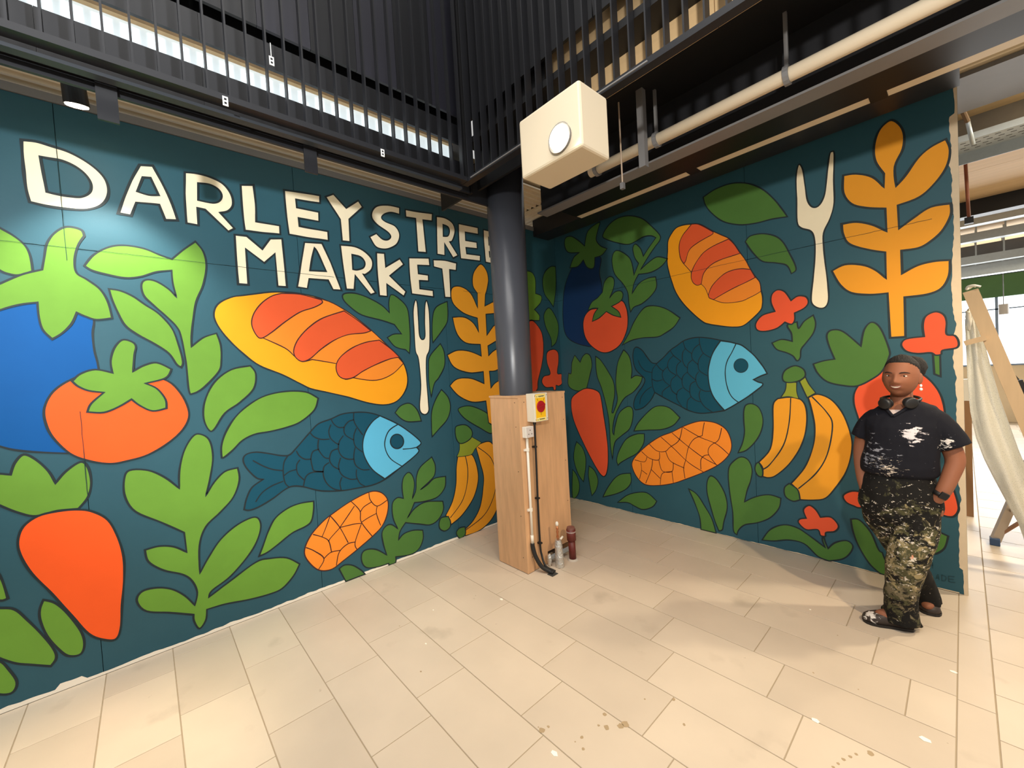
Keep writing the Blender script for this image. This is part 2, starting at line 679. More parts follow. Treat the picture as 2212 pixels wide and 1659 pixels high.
LET('C', "1300,272! 1300,318! 1245,305 1200,315 1180,340 1205,365 1270,395 1300,450 1285,510 1240,540 1190,548 1140,530 1100,465! 1145,443! 1185,480 1220,485 1240,465 1220,435 1150,385 1115,340 1118,295 1150,262 1220,255")
LET('C', "1337,285! 1430,300 1518,312! 1515,362! 1455,355! 1478,572! 1420,568! 1405,345! 1340,335!")
LET('C', "1543,330! 1600,340 1650,375 1668,430 1650,490 1632,500! 1688,590! 1655,608! 1598,510! 1600,590! 1548,582! 1545,450",
    "1588,385! 1620,400 1630,430 1620,460 1590,462!")
LET('C', "1690,378! 1820,405! 1822,450! 1735,435! 1738,490! 1812,502! 1815,545! 1740,538! 1745,578! 1835,590! 1835,628! 1705,612! 1692,480")
LET('C', "1855,418! 1975,445! 1978,485! 1890,470! 1893,520! 1960,535! 1962,575! 1895,565! 1898,600! 1975,612! 1978,655! 1870,635! 1858,500")
LET('C', "205,452! 285,460! 388,548! 440,478! 520,478! 535,620 552,800! 490,795! 472,578! 402,640! 280,548! 297,785! 228,780! 215,620")
LET('C', "668,502! 785,508! 845,640 915,822! 858,818! 825,755! 700,745! 688,810! 620,800! 645,640", "735,540! 755,570 812,695! 705,690! 720,600")
LET('C', "905,520! 1000,530 1070,565 1118,620 1115,680 1075,715 1058,715! 1142,838! 1108,850! 1005,722! 1000,818! 945,815! 920,640",
    "985,585! 1040,600 1068,635 1060,670 1020,685 990,682!")
LET('C', "1145,570! 1200,575! 1208,665! 1300,610! 1328,650! 1235,725! 1343,830! 1328,862! 1215,780! 1218,862! 1165,858! 1150,700")
LET('C', "1360,605! 1495,607! 1500,658! 1420,655! 1425,710! 1490,720! 1492,760! 1432,757! 1435,810! 1522,822! 1525,865! 1380,845! 1365,720")
LET('C', "1522,618! 1600,622 1678,640! 1675,690! 1632,685! 1640,870! 1600,868! 1580,680! 1525,665!")

# ---- left wall: fruit, fish and leaves
LEAF = lambda z, o, c='green', ly=1, n='painted_leaf', w='L': paint(w, n, c, z, o, layer=ly)
egg = paint('L', 'painted_aubergine', 'blue', 'B', "442,-198 437,-130 445,-50 462,20 470,120 430,430 330,435 120,425 0,402 -160,340 -300,200 -350,20 -300,-150 -150,-250 0,-290 200,-310 400,-260", layer=0)
paint('L', 'calyx', 'green', 'A', "410,745 470,745 525,765 540,800! 500,860 478,950 490,1035 560,1080 640,1140 690,1220 718,1325! 620,1335 550,1315 492,1290! 460,1360 400,1420 335,1460! 275,1400 250,1320 240,1225! 150,1235 60,1255 -60,1290 -200,1300 -330,1250! -220,1160 -80,1120 0,1105! 80,1070 160,1040 270,1015! 285,930 300,850 345,785", layer=2, parent=egg)
LEAF('A', "-280,640! -160,665 -60,715 0,748 90,800 160,860 195,930 210,1025! 120,1050 50,1040 0,1020 -80,970 -190,840")
LEAF('A', "540,990! 600,920 700,870 800,860 920,880 1020,920 1100,948! 1170,890 1250,835! 1300,900 1320,990 1300,1110 1255,1220 1235,1340 1225,1440 1225,1508! 1300,1450 1385,1422! 1412,1500 1415,1600 1398,1668 1303,1769 1235,1807 1209,1789 1190,1613 1160,1450 1130,1380 1060,1310 980,1240 920,1180 905,1110 935,1080 1000,1090 1080,1140 1128,1190! 1105,1100 1098,1020! 1000,1030 900,1060 800,1068 680,1045 590,1020")
LEAF('A', "697,1138! 770,1150 850,1185 930,1240 1020,1300 1100,1390 1140,1490 1170,1600 1160,1640! 1130,1620 1080,1550 990,1490 880,1430 800,1370 750,1280 715,1200")
tom = paint('L', 'painted_tomato', 'orange', 'B', "330,90 430,60 600,70 770,85 850,150 890,240 870,310 800,380 700,440 600,470 520,483 420,470 330,435 250,360 215,290 210,220 250,145", layer=2)
paint('L', 'calyx', 'green', 'B', "530,55! 522,0 538,-59 575,-99 619,-92 640,-70 633,-29 628,48! 680,20 740,8 808,38! 780,80 685,105! 740,130 780,180 785,222! 720,235 660,210 620,180! 560,215 490,242 412,240! 430,200 490,148! 420,140 370,120 340,95! 380,60 450,40", layer=4, parent=tom)
LEAF('B', "1180,22! 1205,60 1195,130 1130,195 1060,245 1010,320 985,325 960,270 965,190 1010,100 1090,40")
LEAF('D', "130,565! 128,480 160,380 230,270 330,180 450,115 600,85 740,90 828,135! 800,220 700,305 600,345 480,375 370,395 280,440 210,510 150,560")
car = paint('L', 'painted_carrot', 'orange', 'B', "370,700 440,710 510,750 555,830 582,920 585,1010 575,1150 568,1260 545,1310 490,1312 420,1285 340,1200 240,1090 150,1000 100,920 85,850 110,780 180,730 270,708", layer=2)
paint('L', 'leaf_top', 'green', 'B', "-150,560! -60,530 50,535! 70,480 112,440 170,465 230,520 262,575! 310,520 380,475 415,500 430,570 415,640 370,695! 270,705 170,730 90,715 0,680 -80,640", layer=1, parent=car)
LEAF('B', "935,343 985,370 1003,450 990,550 970,635! 1010,570 1060,520 1120,503! 1128,560 1100,640 1040,710 970,780 940,870 942,1000! 980,930 1040,840 1120,770 1200,735 1228,764 1220,823 1181,901 1090,1010 1000,1080 985,1112! 1080,1040 1207,947 1272,930 1351,927 1412,956! 1383,1012 1331,1070 1272,1097 1175,1123 1060,1145 975,1170! 970,1220 940,1260 915,1225 912,1195! 800,1185 690,1178 645,1130 670,1085 740,1068 810,1075 870,1105 918,1150! 930,1090 905,1035 860,1005 770,985 700,945 683,890! 750,872 820,875 880,900! 868,808! 760,760 640,710 590,640 585,560 610,515 700,515 780,550 845,600! 845,520 865,430 900,365")
LEAF('D', "700,895 795,880! 795,940 780,1020 740,1060 640,1110 540,1190 460,1250 400,1278! 430,1200 470,1090 520,1000 610,930")
LEAF('B', "-150,1230! -80,1165 0,1163 70,1170 130,1220 200,1290 255,1360 265,1400 240,1437! 150,1430 60,1420 -60,1370 -120,1300")
LEAF('B', "205,1125! 260,1140 320,1190 380,1270 398,1330 380,1380 320,1388 270,1350 220,1290 190,1220 188,1170")
LEAF('B', "-120,1490! -60,1425 0,1415 40,1450 80,1510 60,1560 0,1570 -70,1545")
LEAF('B', "-60,950! 0,1010 38,1118! 0,1128 -60,1100 -90,1020")
bread = paint('L', 'painted_bread', 'amber', 'C', "500,832 640,842 790,880 940,955 1080,1060 1200,1170 1310,1280 1350,1380 1345,1470 1290,1550 1210,1580 1100,1570 960,1530 830,1500 715,1475 640,1440 520,1380 370,1320 250,1230 140,1120 75,1020 72,950 110,900 190,865 260,855 340,845 420,835", layer=1)
paint('L', 'crust_ground', 'tang', 'C', "515,842! 790,882 940,955 1080,1060 1200,1170 1325,1305! 1260,1370 1180,1410 1100,1418 985,1400! 930,1408 878,1320! 880,1308 720,1280! 650,1293 598,1255! 540,1205 395,1138! 350,1120 318,1050 330,980 380,910 450,860", layer=2, parent=bread, ink=INK_RED, hw=0.004)
for s in ("515,842! 640,848 780,885! 785,905 730,935 640,965 540,1030 450,1100 385,1138 350,1120 318,1050 330,980 380,910 450,860",
          "930,958! 1020,1020 1108,1090! 1060,1105 960,1115 870,1150 780,1210 705,1275 650,1293 605,1260 598,1210 630,1140 700,1065 790,1005",
          "1165,1152! 1240,1210 1298,1265! 1240,1275 1150,1310 1060,1355 990,1400 930,1408 890,1380 878,1320 910,1260 990,1200 1080,1165"):
    paint('L', 'crust_stripe', 'crust', 'C', s, layer=3, parent=bread, ink=INK_RED, hw=0.0045)
LEAF('C', "930,845 1000,840 1090,870 1180,920 1232,970! 1228,900 1245,850 1300,880 1350,940 1365,1040 1370,1150 1365,1240! 1340,1215! 1270,1195 1218,1135! 1260,1112 1312,1110! 1265,1048! 1180,1020 1050,985 970,930 925,880", 'dgreen')
paint('L', 'painted_fork', 'cream', 'C', "1405,885 1418,920 1425,1030 1432,1120 1450,1148 1468,1125 1465,1020 1468,920 1480,890 1495,960 1500,1080 1498,1210 1478,1270 1478,1400 1490,1560 1493,1620 1470,1645 1440,1630 1432,1580 1440,1450 1425,1280 1405,1220 1395,1080 1390,950", layer=1)
LEAF('C', "1545,930 1615,895! 1620,960 1615,1030 1580,1090 1520,1170! 1515,1100 1520,990", 'dgreen')
LEAF('C', "1500,1260 1570,1175! 1595,1230 1598,1320 1560,1400 1530,1440 1510,1530! 1495,1440 1492,1340", 'dgreen')
LEAF('D', "1720,72! 1770,130 1785,210 1760,290 1700,360 1652,415! 1648,330 1650,230 1680,140", 'dgreen')
LEAF('D', "1490,172 1545,220 1575,300! 1480,305 1425,280 1385,240! 1425,190", 'dgreen')
paint('L', 'painted_wheat', 'ochre', 'C', "1835,647 1875,690 1888,750 1880,810 1868,850! 1865,925! 1915,900! 1990,860 1960,960 1872,980! 1878,1120! 1920,1060! 2000,1020 1985,1120 1885,1190! 1890,1255! 1928,1220 2010,1180 1990,1300 1945,1350 1895,1358! 1905,1470! 1942,1430 2020,1400 2000,1500 1910,1550! 1920,1700 1890,1700! 1872,1555! 1780,1562 1690,1520 1632,1455! 1680,1410 1770,1405 1860,1440! 1855,1360! 1760,1368 1660,1330 1615,1250! 1680,1220 1760,1225 1842,1258! 1835,1180! 1740,1170 1680,1110 1650,1000! 1730,1000 1790,1040 1825,1100! 1815,1005! 1720,970 1650,900 1645,810 1700,795 1770,840 1818,940! 1815,840! 1785,790 1788,710", layer=2)
LEAF('D', "1850,205 1920,190 2000,215 2070,260 2110,330 2080,390 2000,350 1900,290 1848,235", 'dgreen')
fish = paint('L', 'painted_fish', 'fish', 'D', "920,285 1000,250 1085,238 1180,238 1275,262 1400,320 1490,380 1560,440 1570,465 1540,490! 1555,520 1500,575 1430,630 1330,710 1230,760 1110,785 1000,803 850,805 720,775 640,772 580,800 500,860 400,920 330,945 292,940! 310,860 350,780 430,722! 380,710 310,640 285,580 310,540 380,525 470,535 560,550 620,545 670,495 770,380 830,320", layer=1)
paint('L', 'fish_scales', 'fish', 'D', lines=("1085,238 1090,310 1150,400", "920,285 940,320 975,345 1015,345", "1085,290 1045,305 1015,350 1025,400 1085,437", "920,325 905,370 915,420 950,455 980,470", "1105,350 1085,410 1095,480 1150,525", "1010,405 980,450 975,510 1000,555 1040,575 1085,575", "770,385 800,415 850,432 910,430", "830,435 828,500 870,560 905,570", "1095,490 1085,560 1100,620 1150,652 1200,650", "970,500 925,520 910,580 935,625 980,650", "830,505 790,520 775,570 785,630 800,660 865,665", "990,565 975,630 1000,690 1060,720 1108,718", "670,515 690,550 730,575 775,575", "905,600 870,630 865,690 890,750 940,790 1000,803", "695,580 672,620 680,680 725,725", "865,668 790,670 740,700 720,775", "1105,650 1105,700 1130,750 1165,770", "1000,705 985,750 995,800", "610,548 580,600 575,680 590,750 620,778", "580,695 620,665 670,650", "355,585 430,625 500,650 570,658", "375,885 420,820 490,770 575,735"), layer=2, parent=fish, hw=0.0055)
paint('L', 'fish_head', 'sky', 'D', "1275,262! 1400,320 1490,380 1560,440 1570,465 1540,490! 1555,520 1500,575 1430,630 1310,718! 1220,650 1165,560 1150,470 1170,380 1220,305", lines=("1408,322 1340,370 1310,450 1320,520 1360,580 1440,630", "1440,503 1500,498 1540,490"), layer=2, parent=fish)
circ = lambda cx, cy, rx, ry: ' '.join('%.1f,%.1f' % (cx + rx * math.cos(k * PI / 6), cy + ry * math.sin(k * PI / 6)) for k in range(12))
paint('L', 'fish_eye', 'fish', 'D', circ(1398, 447, 48, 52), layer=3, parent=fish)
LEAF('D', "1650,560! 1675,620 1670,690 1630,740 1570,795 1620,760 1670,715 1750,700! 1745,780 1690,850 1600,880 1525,890! 1500,950 1475,1000! 1530,930 1610,885 1730,880! 1735,940 1700,1010 1640,1050 1560,1045 1460,1035! 1420,1100 1410,1160! 1450,1115 1520,1090 1585,1090! 1588,1150 1560,1220 1500,1265 1390,1283! 1388,1330 1340,1345! 1338,1330! 1260,1355 1180,1360 1145,1320 1145,1260 1180,1230 1250,1230 1325,1270! 1300,1190 1290,1110 1320,1060 1360,1050 1405,1080! 1370,1000 1365,900 1400,855 1445,860! 1435,780 1445,710 1480,672 1510,695 1525,760 1510,860! 1535,800 1540,700 1570,630", 'dgreen')
LEAF('D', "980,1370! 1020,1342 1080,1345 1140,1380 1168,1412! 1100,1435 1028,1460!", 'dgreen')
paint('L', 'painted_corn', 'tang', 'D', "1195,815 1270,812 1320,850 1335,900 1325,980 1290,1060 1220,1135 1110,1230 1010,1310 930,1370 850,1382 790,1350 735,1280 735,1210 780,1120 850,1040 920,980 1065,880", lines=("1195,815 1205,870 1255,915 1330,870", "1065,880 1130,950 1140,1030 1220,1135", "1255,915 1250,970 1280,1055", "1250,968 1190,1000 1145,1030", "1215,885 1160,920 1135,955", "915,985 985,1070 1045,1180", "1090,915 1040,990 985,1070", "985,1070 1090,1045 1145,1040", "985,1072 915,1150 905,1175", "915,985 880,1080 855,1140", "790,1120 860,1140 905,1170 925,1250", "740,1215 800,1240 870,1295 830,1375", "870,1295 920,1250 990,1235", "1110,1230 1095,1180 1140,1045", "1095,1175 1040,1190 980,1250 960,1345"), layer=1, ink=INK_RED, hw=0.0048)
ban = paint('L', 'painted_banana', 'ochre', 'D', "1840,545! 1890,535 1945,548 1980,640 1985,740 1950,860 1870,980 1790,1050! 1780,1010 1750,985! 1800,880 1825,760 1828,640", lines=("1890,540 1910,640 1905,760 1870,880 1785,1000",), layer=1)
paint('L', 'banana_tip', 'dgreen', 'D', "1720,1000 1770,990! 1785,1030 1780,1070 1745,1095 1710,1080 1703,1040", layer=2, parent=ban)
paint('L', 'banana_stem', 'olive', 'D', "1850,460! 1940,415! 2010,455! 1965,500 1930,545 1830,560! 1850,510", layer=2, parent=ban, hw=0.003)
paint('L', 'banana_cap', 'dgreen', 'D', "1820,350 1850,330 1900,330 1940,370 1935,420 1890,455 1850,460 1825,420", layer=3, parent=ban)
ban = paint('L', 'painted_banana', 'ochre', 'D', "1970,490! 2010,460 2080,455 2140,560 2170,700 2150,860 2090,1000 2000,1090 1895,1140! 1885,1090! 1950,1020 2000,920 2020,800 2025,700 2000,600", lines=("1985,490 2080,570 2115,700 2100,840 2030,980 1895,1090",), layer=1)
paint('L', 'banana_tip', 'dgreen', 'D', "1850,1075 1890,1065! 1895,1110 1880,1145 1850,1155 1828,1110", layer=2, parent=ban)
LEAF('E', "360,525 400,545 420,600 420,700! 465,720 460,770 412,825! 450,870 450,910! 370,910 300,900 300,540")
LEAF('E', "575,490! 540,490 495,530 475,600 490,700 530,760 560,805! 575,700 580,600", 'dgreen')
LEAF('E', "520,812 560,850 595,930 598,1000 580,1080 545,1115! 540,1050 500,960 485,870", 'dgreen')
paint('L', 'painted_chilli', 'coral', 'E', "378,910 420,930 470,1010 483,1130 470,1250 440,1380 432,1450 370,1460 330,1200 330,1000", layer=1)
paint('L', 'painted_flower', 'coral', 'E', "560,1135 595,1160 600,1230 590,1320 640,1325 658,1360 650,1400 600,1420 580,1415 578,1450 560,1450 555,1430 500,1430 470,1390 485,1345 535,1325 510,1240 510,1160", layer=1)

# ---- right wall
RL = lambda z, o, c='dgreen', ly=1, n='painted_leaf': paint('R', n, c, z, o, layer=ly)
egg = paint('R', 'painted_aubergine', 'navy', 'E', "700,510 650,650 635,820 645,980 690,1060 800,1105 880,1090 940,850 940,650 920,540 930,420 850,400 760,430", layer=0)
paint('R', 'calyx', 'dgreen', 'E', "920,145 830,215 805,330! 760,290 700,255 655,270 650,330 680,380 765,380! 720,420 690,500! 750,490 795,440! 820,490 855,508 880,490 885,420! 940,400 980,350! 930,330 895,280 910,200", layer=2, parent=egg)
tom = paint('R', 'painted_tomato', 'coral', 'E', "845,830 910,815 1000,800 1090,755 1130,810 1143,900 1130,1000 1080,1100 1000,1155 930,1155 860,1110 810,1040 793,950 805,880", layer=2)
paint('R', 'calyx', 'dgreen', 'E', "945,690! 960,610 1000,568 1035,590 1030,660 1000,735! 1040,690 1085,680 1105,710 1085,760 1015,800! 1070,840 1088,885! 1030,870 975,840! 920,890 865,918! 880,860 910,815! 870,815 832,832! 860,770 905,735", layer=4, parent=tom)
RL('E', "945,250 990,170 1060,115 1150,95 1250,115 1330,180 1390,245 1390,285 1350,340 1290,430 1240,515! 1300,460 1370,415 1450,430! 1400,490 1320,535 1225,550! 1190,620 1175,700! 1230,620 1300,580 1358,570! 1365,650 1320,720 1250,780 1190,805 1163,845! 1150,780 1140,690 1100,620 1040,550 1018,460 1025,395 1055,365 1110,385 1165,440 1190,555! 1225,465! 1195,420 1180,350 1200,315 1240,350 1262,410! 1300,350 1360,265! 1320,250 1260,260 1200,295 1140,318 1060,305 980,280")
RL('E', "1098,1102! 1150,1010 1190,920 1250,830 1300,798 1380,800 1460,830 1548,890! 1500,960 1430,1010 1370,1038 1260,1045 1170,1065")
car = paint('R', 'painted_carrot', 'coral', 'F', "735,70 790,65 850,90 870,150 885,250 905,380 918,520 915,640 895,698 860,680 800,580 740,460 690,350 660,260 650,170 665,120", layer=2)
paint('R', 'leaf_top', 'dgreen', 'E', "680,1320! 700,1320 705,1240 728,1180! 770,1235! 790,1190 820,1168 850,1190 862,1260 845,1340 820,1440! 760,1460 700,1440 675,1400", layer=1, parent=car)
RL('F', "827,-168! 864,-140 920,-56 957,18 966,100 955,170 945,235 955,240! 985,150 975,60 975,-30 990,-130 1030,-216! 1070,-170 1090,-80 1085,-10! 1120,-30 1167,-20! 1150,30 1100,90 1040,130 1000,190 965,270 950,370 960,400! 970,330 1000,240 1060,195 1095,215 1095,290 1070,360 1010,410 965,460 950,580! 935,480 930,380 920,270 900,170 870,60 840,-20 830,-90")
for s in ("1180,392! 1175,460 1130,530 1060,570 1010,600 990,620! 980,580 1000,510 1050,430 1120,395",
          "1105,372! 1130,320 1190,250 1250,200 1310,190 1370,210 1438,275! 1390,330 1310,360 1210,365",
          "690,450! 730,490 755,560 755,640 740,740! 700,680 670,580 675,500", "660,650! 690,690 710,760 700,830 660,850",
          "780,625! 820,660 845,730 830,800 800,840! 785,760 775,690", "880,850! 910,790 960,720 1010,685 1080,678! 1085,740 1050,790 980,825",
          "985,890! 1050,840 1120,818 1200,820 1270,880! 1240,920 1170,940 1110,915 1060,890",
          "1900,230 1915,185 1960,175 2010,205 2038,280 2030,360 1990,440 1920,510 1858,530! 1890,460 1905,380 1900,300",
          "1500,790! 1560,830 1620,920 1670,1010 1700,1110! 1640,1100 1590,1085! 1580,990 1540,880",
          "1660,697 1710,730 1765,830 1780,930 1755,1030 1745,1085 1720,1095! 1690,1020 1660,920 1635,820 1635,740",
          "1870,562 1930,580 1960,650 1950,730 1925,800 1905,885! 1980,850 2080,833 2168,858! 2155,930 2090,1000 2000,1035 1910,1050 1865,1085 1850,1122! 1825,1090 1820,960 1800,830 1788,700 1800,620"):
    RL('F', s)
fish = paint('R', 'painted_fish', 'fish', 'I', "1430,245! 1290,215 1110,198 980,215 870,255 780,320 680,390 580,495 475,590! 400,575 330,490 260,395 183,345 140,370 120,460 130,580 165,680 230,750 285,800 300,850 265,930 200,1020 150,1110 132,1200 145,1265 180,1280 270,1250 350,1180 410,1100 447,1020! 550,1080 680,1150 830,1225 930,1280 1050,1320 1150,1332 1300,1320 1490,1290! 1600,1230 1700,1170 1850,1075 1990,970 2050,920 2055,885 1990,865 1920,830! 2030,775 2125,740! 2060,630 1950,490 1860,405 1750,320 1655,290 1550,265", layer=1)
paint('R', 'fish_scales', 'fish', 'I', lines=("1112,200 1120,300 1170,430 1290,505", "870,260 910,370 1000,440", "1115,300 1040,360 1000,450 1015,530 1095,605", "905,365 865,430 860,530 890,610 935,655", "680,395 730,470 840,555", "1170,435 1110,520 1095,610 1120,700 1240,775", "1010,535 950,590 935,670 950,740 1060,835", "725,470 660,540 640,620 670,700 770,765", "840,555 785,610 770,690 785,760 855,830", "1105,710 1065,770 1065,860 1110,950 1190,1000 1290,1000", "935,715 870,780 855,860 880,950 970,1020", "475,600 520,660 575,700", "635,640 575,700 560,760 590,850 675,920", "770,765 700,830 685,920 710,1000 780,1055", "1055,850 985,900 970,1000 990,1080 1060,1140 1135,1160", "470,600 415,680 405,800 415,920 447,1020", "405,820 480,850 565,830", "675,920 600,970 560,1020 560,1075", "865,950 795,1000 775,1070 790,1140 850,1225", "985,1090 935,1150 930,1280", "1130,985 1110,1060 1140,1160 1200,1240 1310,1315", "200,540 240,630 310,700 405,722", "225,1195 240,1100 310,1000 400,935"), layer=2, parent=fish, hw=0.0045)
paint('R', 'fish_head', 'sky', 'I', "1430,250! 1550,265 1655,290 1750,320 1860,405 1950,490 2060,630 2125,740! 2030,775 1920,830! 1990,865 2055,885 2050,920 1990,970 1850,1075 1700,1170 1600,1230 1490,1290! 1400,1190 1310,1060 1260,900 1245,720 1270,560 1330,400", lines=("1660,295 1600,420 1530,550 1500,690 1510,850 1550,1000 1610,1100 1700,1170",), layer=2, parent=fish)
paint('R', 'fish_eye', 'fish', 'I', circ(1735, 620, 105, 104), layer=3, parent=fish, hw=0.003)
bread = paint('R', 'painted_bread', 'amber', 'J', "440,98 520,95 600,115 750,200 880,260 1000,315 1080,400 1170,530 1250,640 1320,770 1400,890 1460,970 1480,1080 1503,1180 1500,1300 1470,1390 1330,1530 1200,1620 1050,1635 850,1615 700,1590 610,1555 450,1420 300,1260 200,1100 150,960 110,830 80,680 85,500 92,350 150,230 220,150 330,110", layer=1)
paint('R', 'crust_ground', 'tang', 'J', "440,100! 600,115 750,200 880,260 1000,315 1080,400 1170,530 1250,640 1320,770 1400,890 1460,970 1480,1100! 1400,1150 1300,1200 1200,1245 1050,1270 900,1270 770,1225! 700,1180! 650,1060 590,995! 530,1010 470,970 440,900 440,815! 325,690! 275,600 260,450 275,340 340,230", layer=2, parent=bread, ink=INK_RED, hw=0.003)
for s in ("445,100! 540,100 650,150 765,215! 755,250 650,310 540,375 440,450 390,530 360,640 330,690! 285,620 260,500 265,380 310,270 380,180",
          "1000,320! 1080,400 1170,535! 1030,580 880,630 760,690 670,770 615,860 590,990! 530,1012 470,975 440,900 445,810! 490,710 560,600 640,510 780,420",
          "1325,775! 1395,895! 1260,965 1100,1040 950,1120 770,1225! 710,1200 695,1155! 740,1040 830,930 950,830 1080,780 1200,765"):
    paint('R', 'crust_stripe', 'crust', 'J', s, layer=3, parent=bread, ink=INK_RED, hw=0.0038)
paint('R', 'painted_corn', 'tang', 'F', "1610,300 1700,315 1770,360 1805,430 1810,500 1780,560 1710,620 1610,670 1480,720 1390,750 1290,765 1190,760 1130,710 1095,640 1095,590 1140,530 1220,460 1300,410 1380,380 1460,340 1540,310", lines=("1380,385 1480,470 1600,560 1710,620", "1460,345 1580,415 1700,465 1790,540", "1300,415 1390,495 1500,600 1610,670", "1615,310 1605,360 1600,405", "1740,350 1720,430 1690,460", "1215,465 1270,515 1330,520 1365,490 1430,440 1455,345", "1600,405 1540,430 1500,490 1480,580 1465,640 1475,715", "1690,455 1650,490 1645,540 1700,615", "1590,650 1590,580 1615,550 1645,545", "1335,520 1370,590 1470,640", "1160,520 1220,570 1285,580 1290,525", "1285,580 1310,660 1380,665 1390,600", "1110,580 1180,595 1200,560", "1155,600 1160,655 1145,720", "1240,580 1230,650 1190,750", "1160,655 1200,685", "1230,650 1295,715", "1380,665 1310,680 1295,760", "1380,660 1390,750"), layer=1, ink=INK_RED, hw=0.0045)
RL('G', "55,590! 130,540 230,505 330,505 420,540 490,600 540,660 575,710! 480,725 380,750 280,760 180,740 110,690 70,640")
RL('G', "315,865! 345,830 420,815 500,830 550,870 590,940 620,1000 628,1040 600,1062! 570,1010 500,995 420,985 360,930")
paint('R', 'painted_fork', 'cream', 'G', "645,388 670,420 685,520 700,610 730,650 770,640 805,570 820,440 835,330 850,308 865,325 862,480 865,620 840,720 800,810 800,900 810,1000 825,1120 830,1220 810,1268 770,1275 730,1250 722,1200 735,1080 745,950 742,850 720,800 660,780 635,740 632,600 628,470", layer=1)
paint('R', 'painted_wheat', 'ochre', 'G', "1210,115 1265,140 1295,200 1290,290 1240,400 1248,520! 1300,460 1380,350 1460,280 1555,230! 1580,300 1560,400 1490,500 1390,590 1258,640! 1265,785! 1350,720 1460,650 1585,628! 1585,700 1530,800 1450,870 1380,905 1280,920! 1285,1060! 1380,1010 1480,985 1580,978! 1575,1070 1530,1150 1440,1190 1300,1208! 1305,1452! 1210,1458! 1195,1182! 1080,1192 970,1180 900,1130 850,1045! 930,1005 1040,1008 1120,1040 1185,1090! 1180,930! 1080,915 960,880 920,820 910,755! 1000,742 1100,760 1188,800! 1180,660! 1060,655 970,630 920,560 920,455! 1000,445 1100,465 1172,528! 1172,445! 1120,370 1110,280 1140,180", layer=1, hw=0.0075)
fl = paint('R', 'painted_flower', 'coral', 'G', "515,1162 560,1175 598,1228! 640,1200 690,1205 705,1240 680,1275 620,1305! 620,1350 600,1375 560,1362! 510,1400 440,1418 390,1410 380,1370 420,1320 498,1295! 475,1240 480,1190", layer=2)
paint('R', 'flower_stem', 'dgreen', 'G', "635,1360! 645,1400 680,1355 735,1318! 750,1370 735,1430 690,1490 660,1530 655,1580 635,1600 610,1570 570,1550 510,1530 480,1490! 540,1468 605,1480! 600,1430 575,1380", layer=1, parent=fl)
fl = paint('R', 'painted_flower', 'coral', 'G', "1490,1297 1540,1315 1558,1360 1558,1435 1610,1445 1640,1485 1620,1520 1535,1535 1525,1560 1490,1565 1460,1550 1380,1555 1310,1540 1280,1500 1310,1465 1420,1450! 1412,1380 1430,1325", layer=2)
paint('R', 'flower_stem', 'dgreen', 'H', "1258,60! 1295,60! 1298,178! 1265,165!", layer=1, parent=fl)
rad = paint('R', 'painted_radish', 'coral', 'H', "860,385 840,310 850,250 900,190 990,145 1100,120 1200,165 1270,230 1310,310 1320,420 1290,560 1200,650 1050,660 920,560", layer=1)
paint('R', 'leaf_top', 'dgreen', 'H', "627,113! 682,96 740,87! 708,10 699,-41 725,-66 784,-58 878,19! 895,-66 934,-107 981,-75 1027,36 1025,80 990,150 940,190 860,228 780,225 700,205 650,160", layer=2, parent=rad)
fl = paint('R', 'painted_flower', 'coral', 'H', "1330,740 1360,760 1390,850 1390,890 1360,918 1300,905 1250,860 1150,830 1000,850 880,870 840,860 800,840 785,805 830,782 900,790 1000,800 1200,790", layer=1)
ban = paint('R', 'painted_banana', 'ochre', 'H', "415,330 440,295! 500,288 560,300 590,350 590,450 560,550 500,640 430,700 390,712 360,705! 360,660 340,630! 400,560 415,450", lines=("508,292 500,420 470,540 400,640 362,668",), layer=1)
paint('R', 'banana_tip', 'dgreen', 'H', "325,640 340,630! 360,670 358,705 335,700 320,670", layer=2, parent=ban)
paint('R', 'banana_stem', 'olive', 'H', "485,205! 540,210! 540,260 552,298! 500,285 455,290! 480,250", layer=2, parent=ban, hw=0.004)
paint('R', 'banana_cap', 'dgreen', 'H', "465,180 480,145 530,122 575,140 585,175 555,200 510,210 475,205", layer=3, parent=ban)
ban = paint('R', 'painted_banana', 'ochre', 'H', "600,290! 650,272 720,300 780,370 820,470 832,560 800,680 740,770 690,820 630,830 558,828! 545,780 510,742! 580,660 625,550 635,450 620,360", lines=("620,285 700,370 728,440 700,590 640,690 548,770",), layer=1)
paint('R', 'banana_tip', 'dgreen', 'H', "475,765 500,742! 545,775 558,828! 520,835 480,810", layer=2, parent=ban)
paint('R', 'banana_stem', 'olive', 'H', "555,205! 585,180! 605,220 640,265! 595,290!", layer=2, parent=ban, hw=0.004)
fl = paint('R', 'painted_flower', 'coral', 'H', "575,880 605,857 640,880 665,920! 720,920 760,965 740,995 695,1000 690,1020 665,1015 650,985 590,985 550,950 555,930 590,925!", layer=2)
paint('R', 'flower_stem', 'dgreen', 'H', "680,1010! 690,1050 705,1085! 740,1055 800,1043 835,1070 820,1110 780,1140 710,1152! 650,1125 580,1060 500,1040 420,1045 357,1040! 400,985 470,960 540,975 610,1020 690,1080! 675,1040", layer=1, parent=fl)
RL('H', "825,930! 870,935 930,1000 970,1090 990,1105! 1010,1150 1060,1200 1060,1245 980,1228! 920,1160 865,1070 835,990")
RL('H', "1275,990! 1338,1020! 1320,1080 1280,1110 1235,1118! 1180,1100 1200,1020")
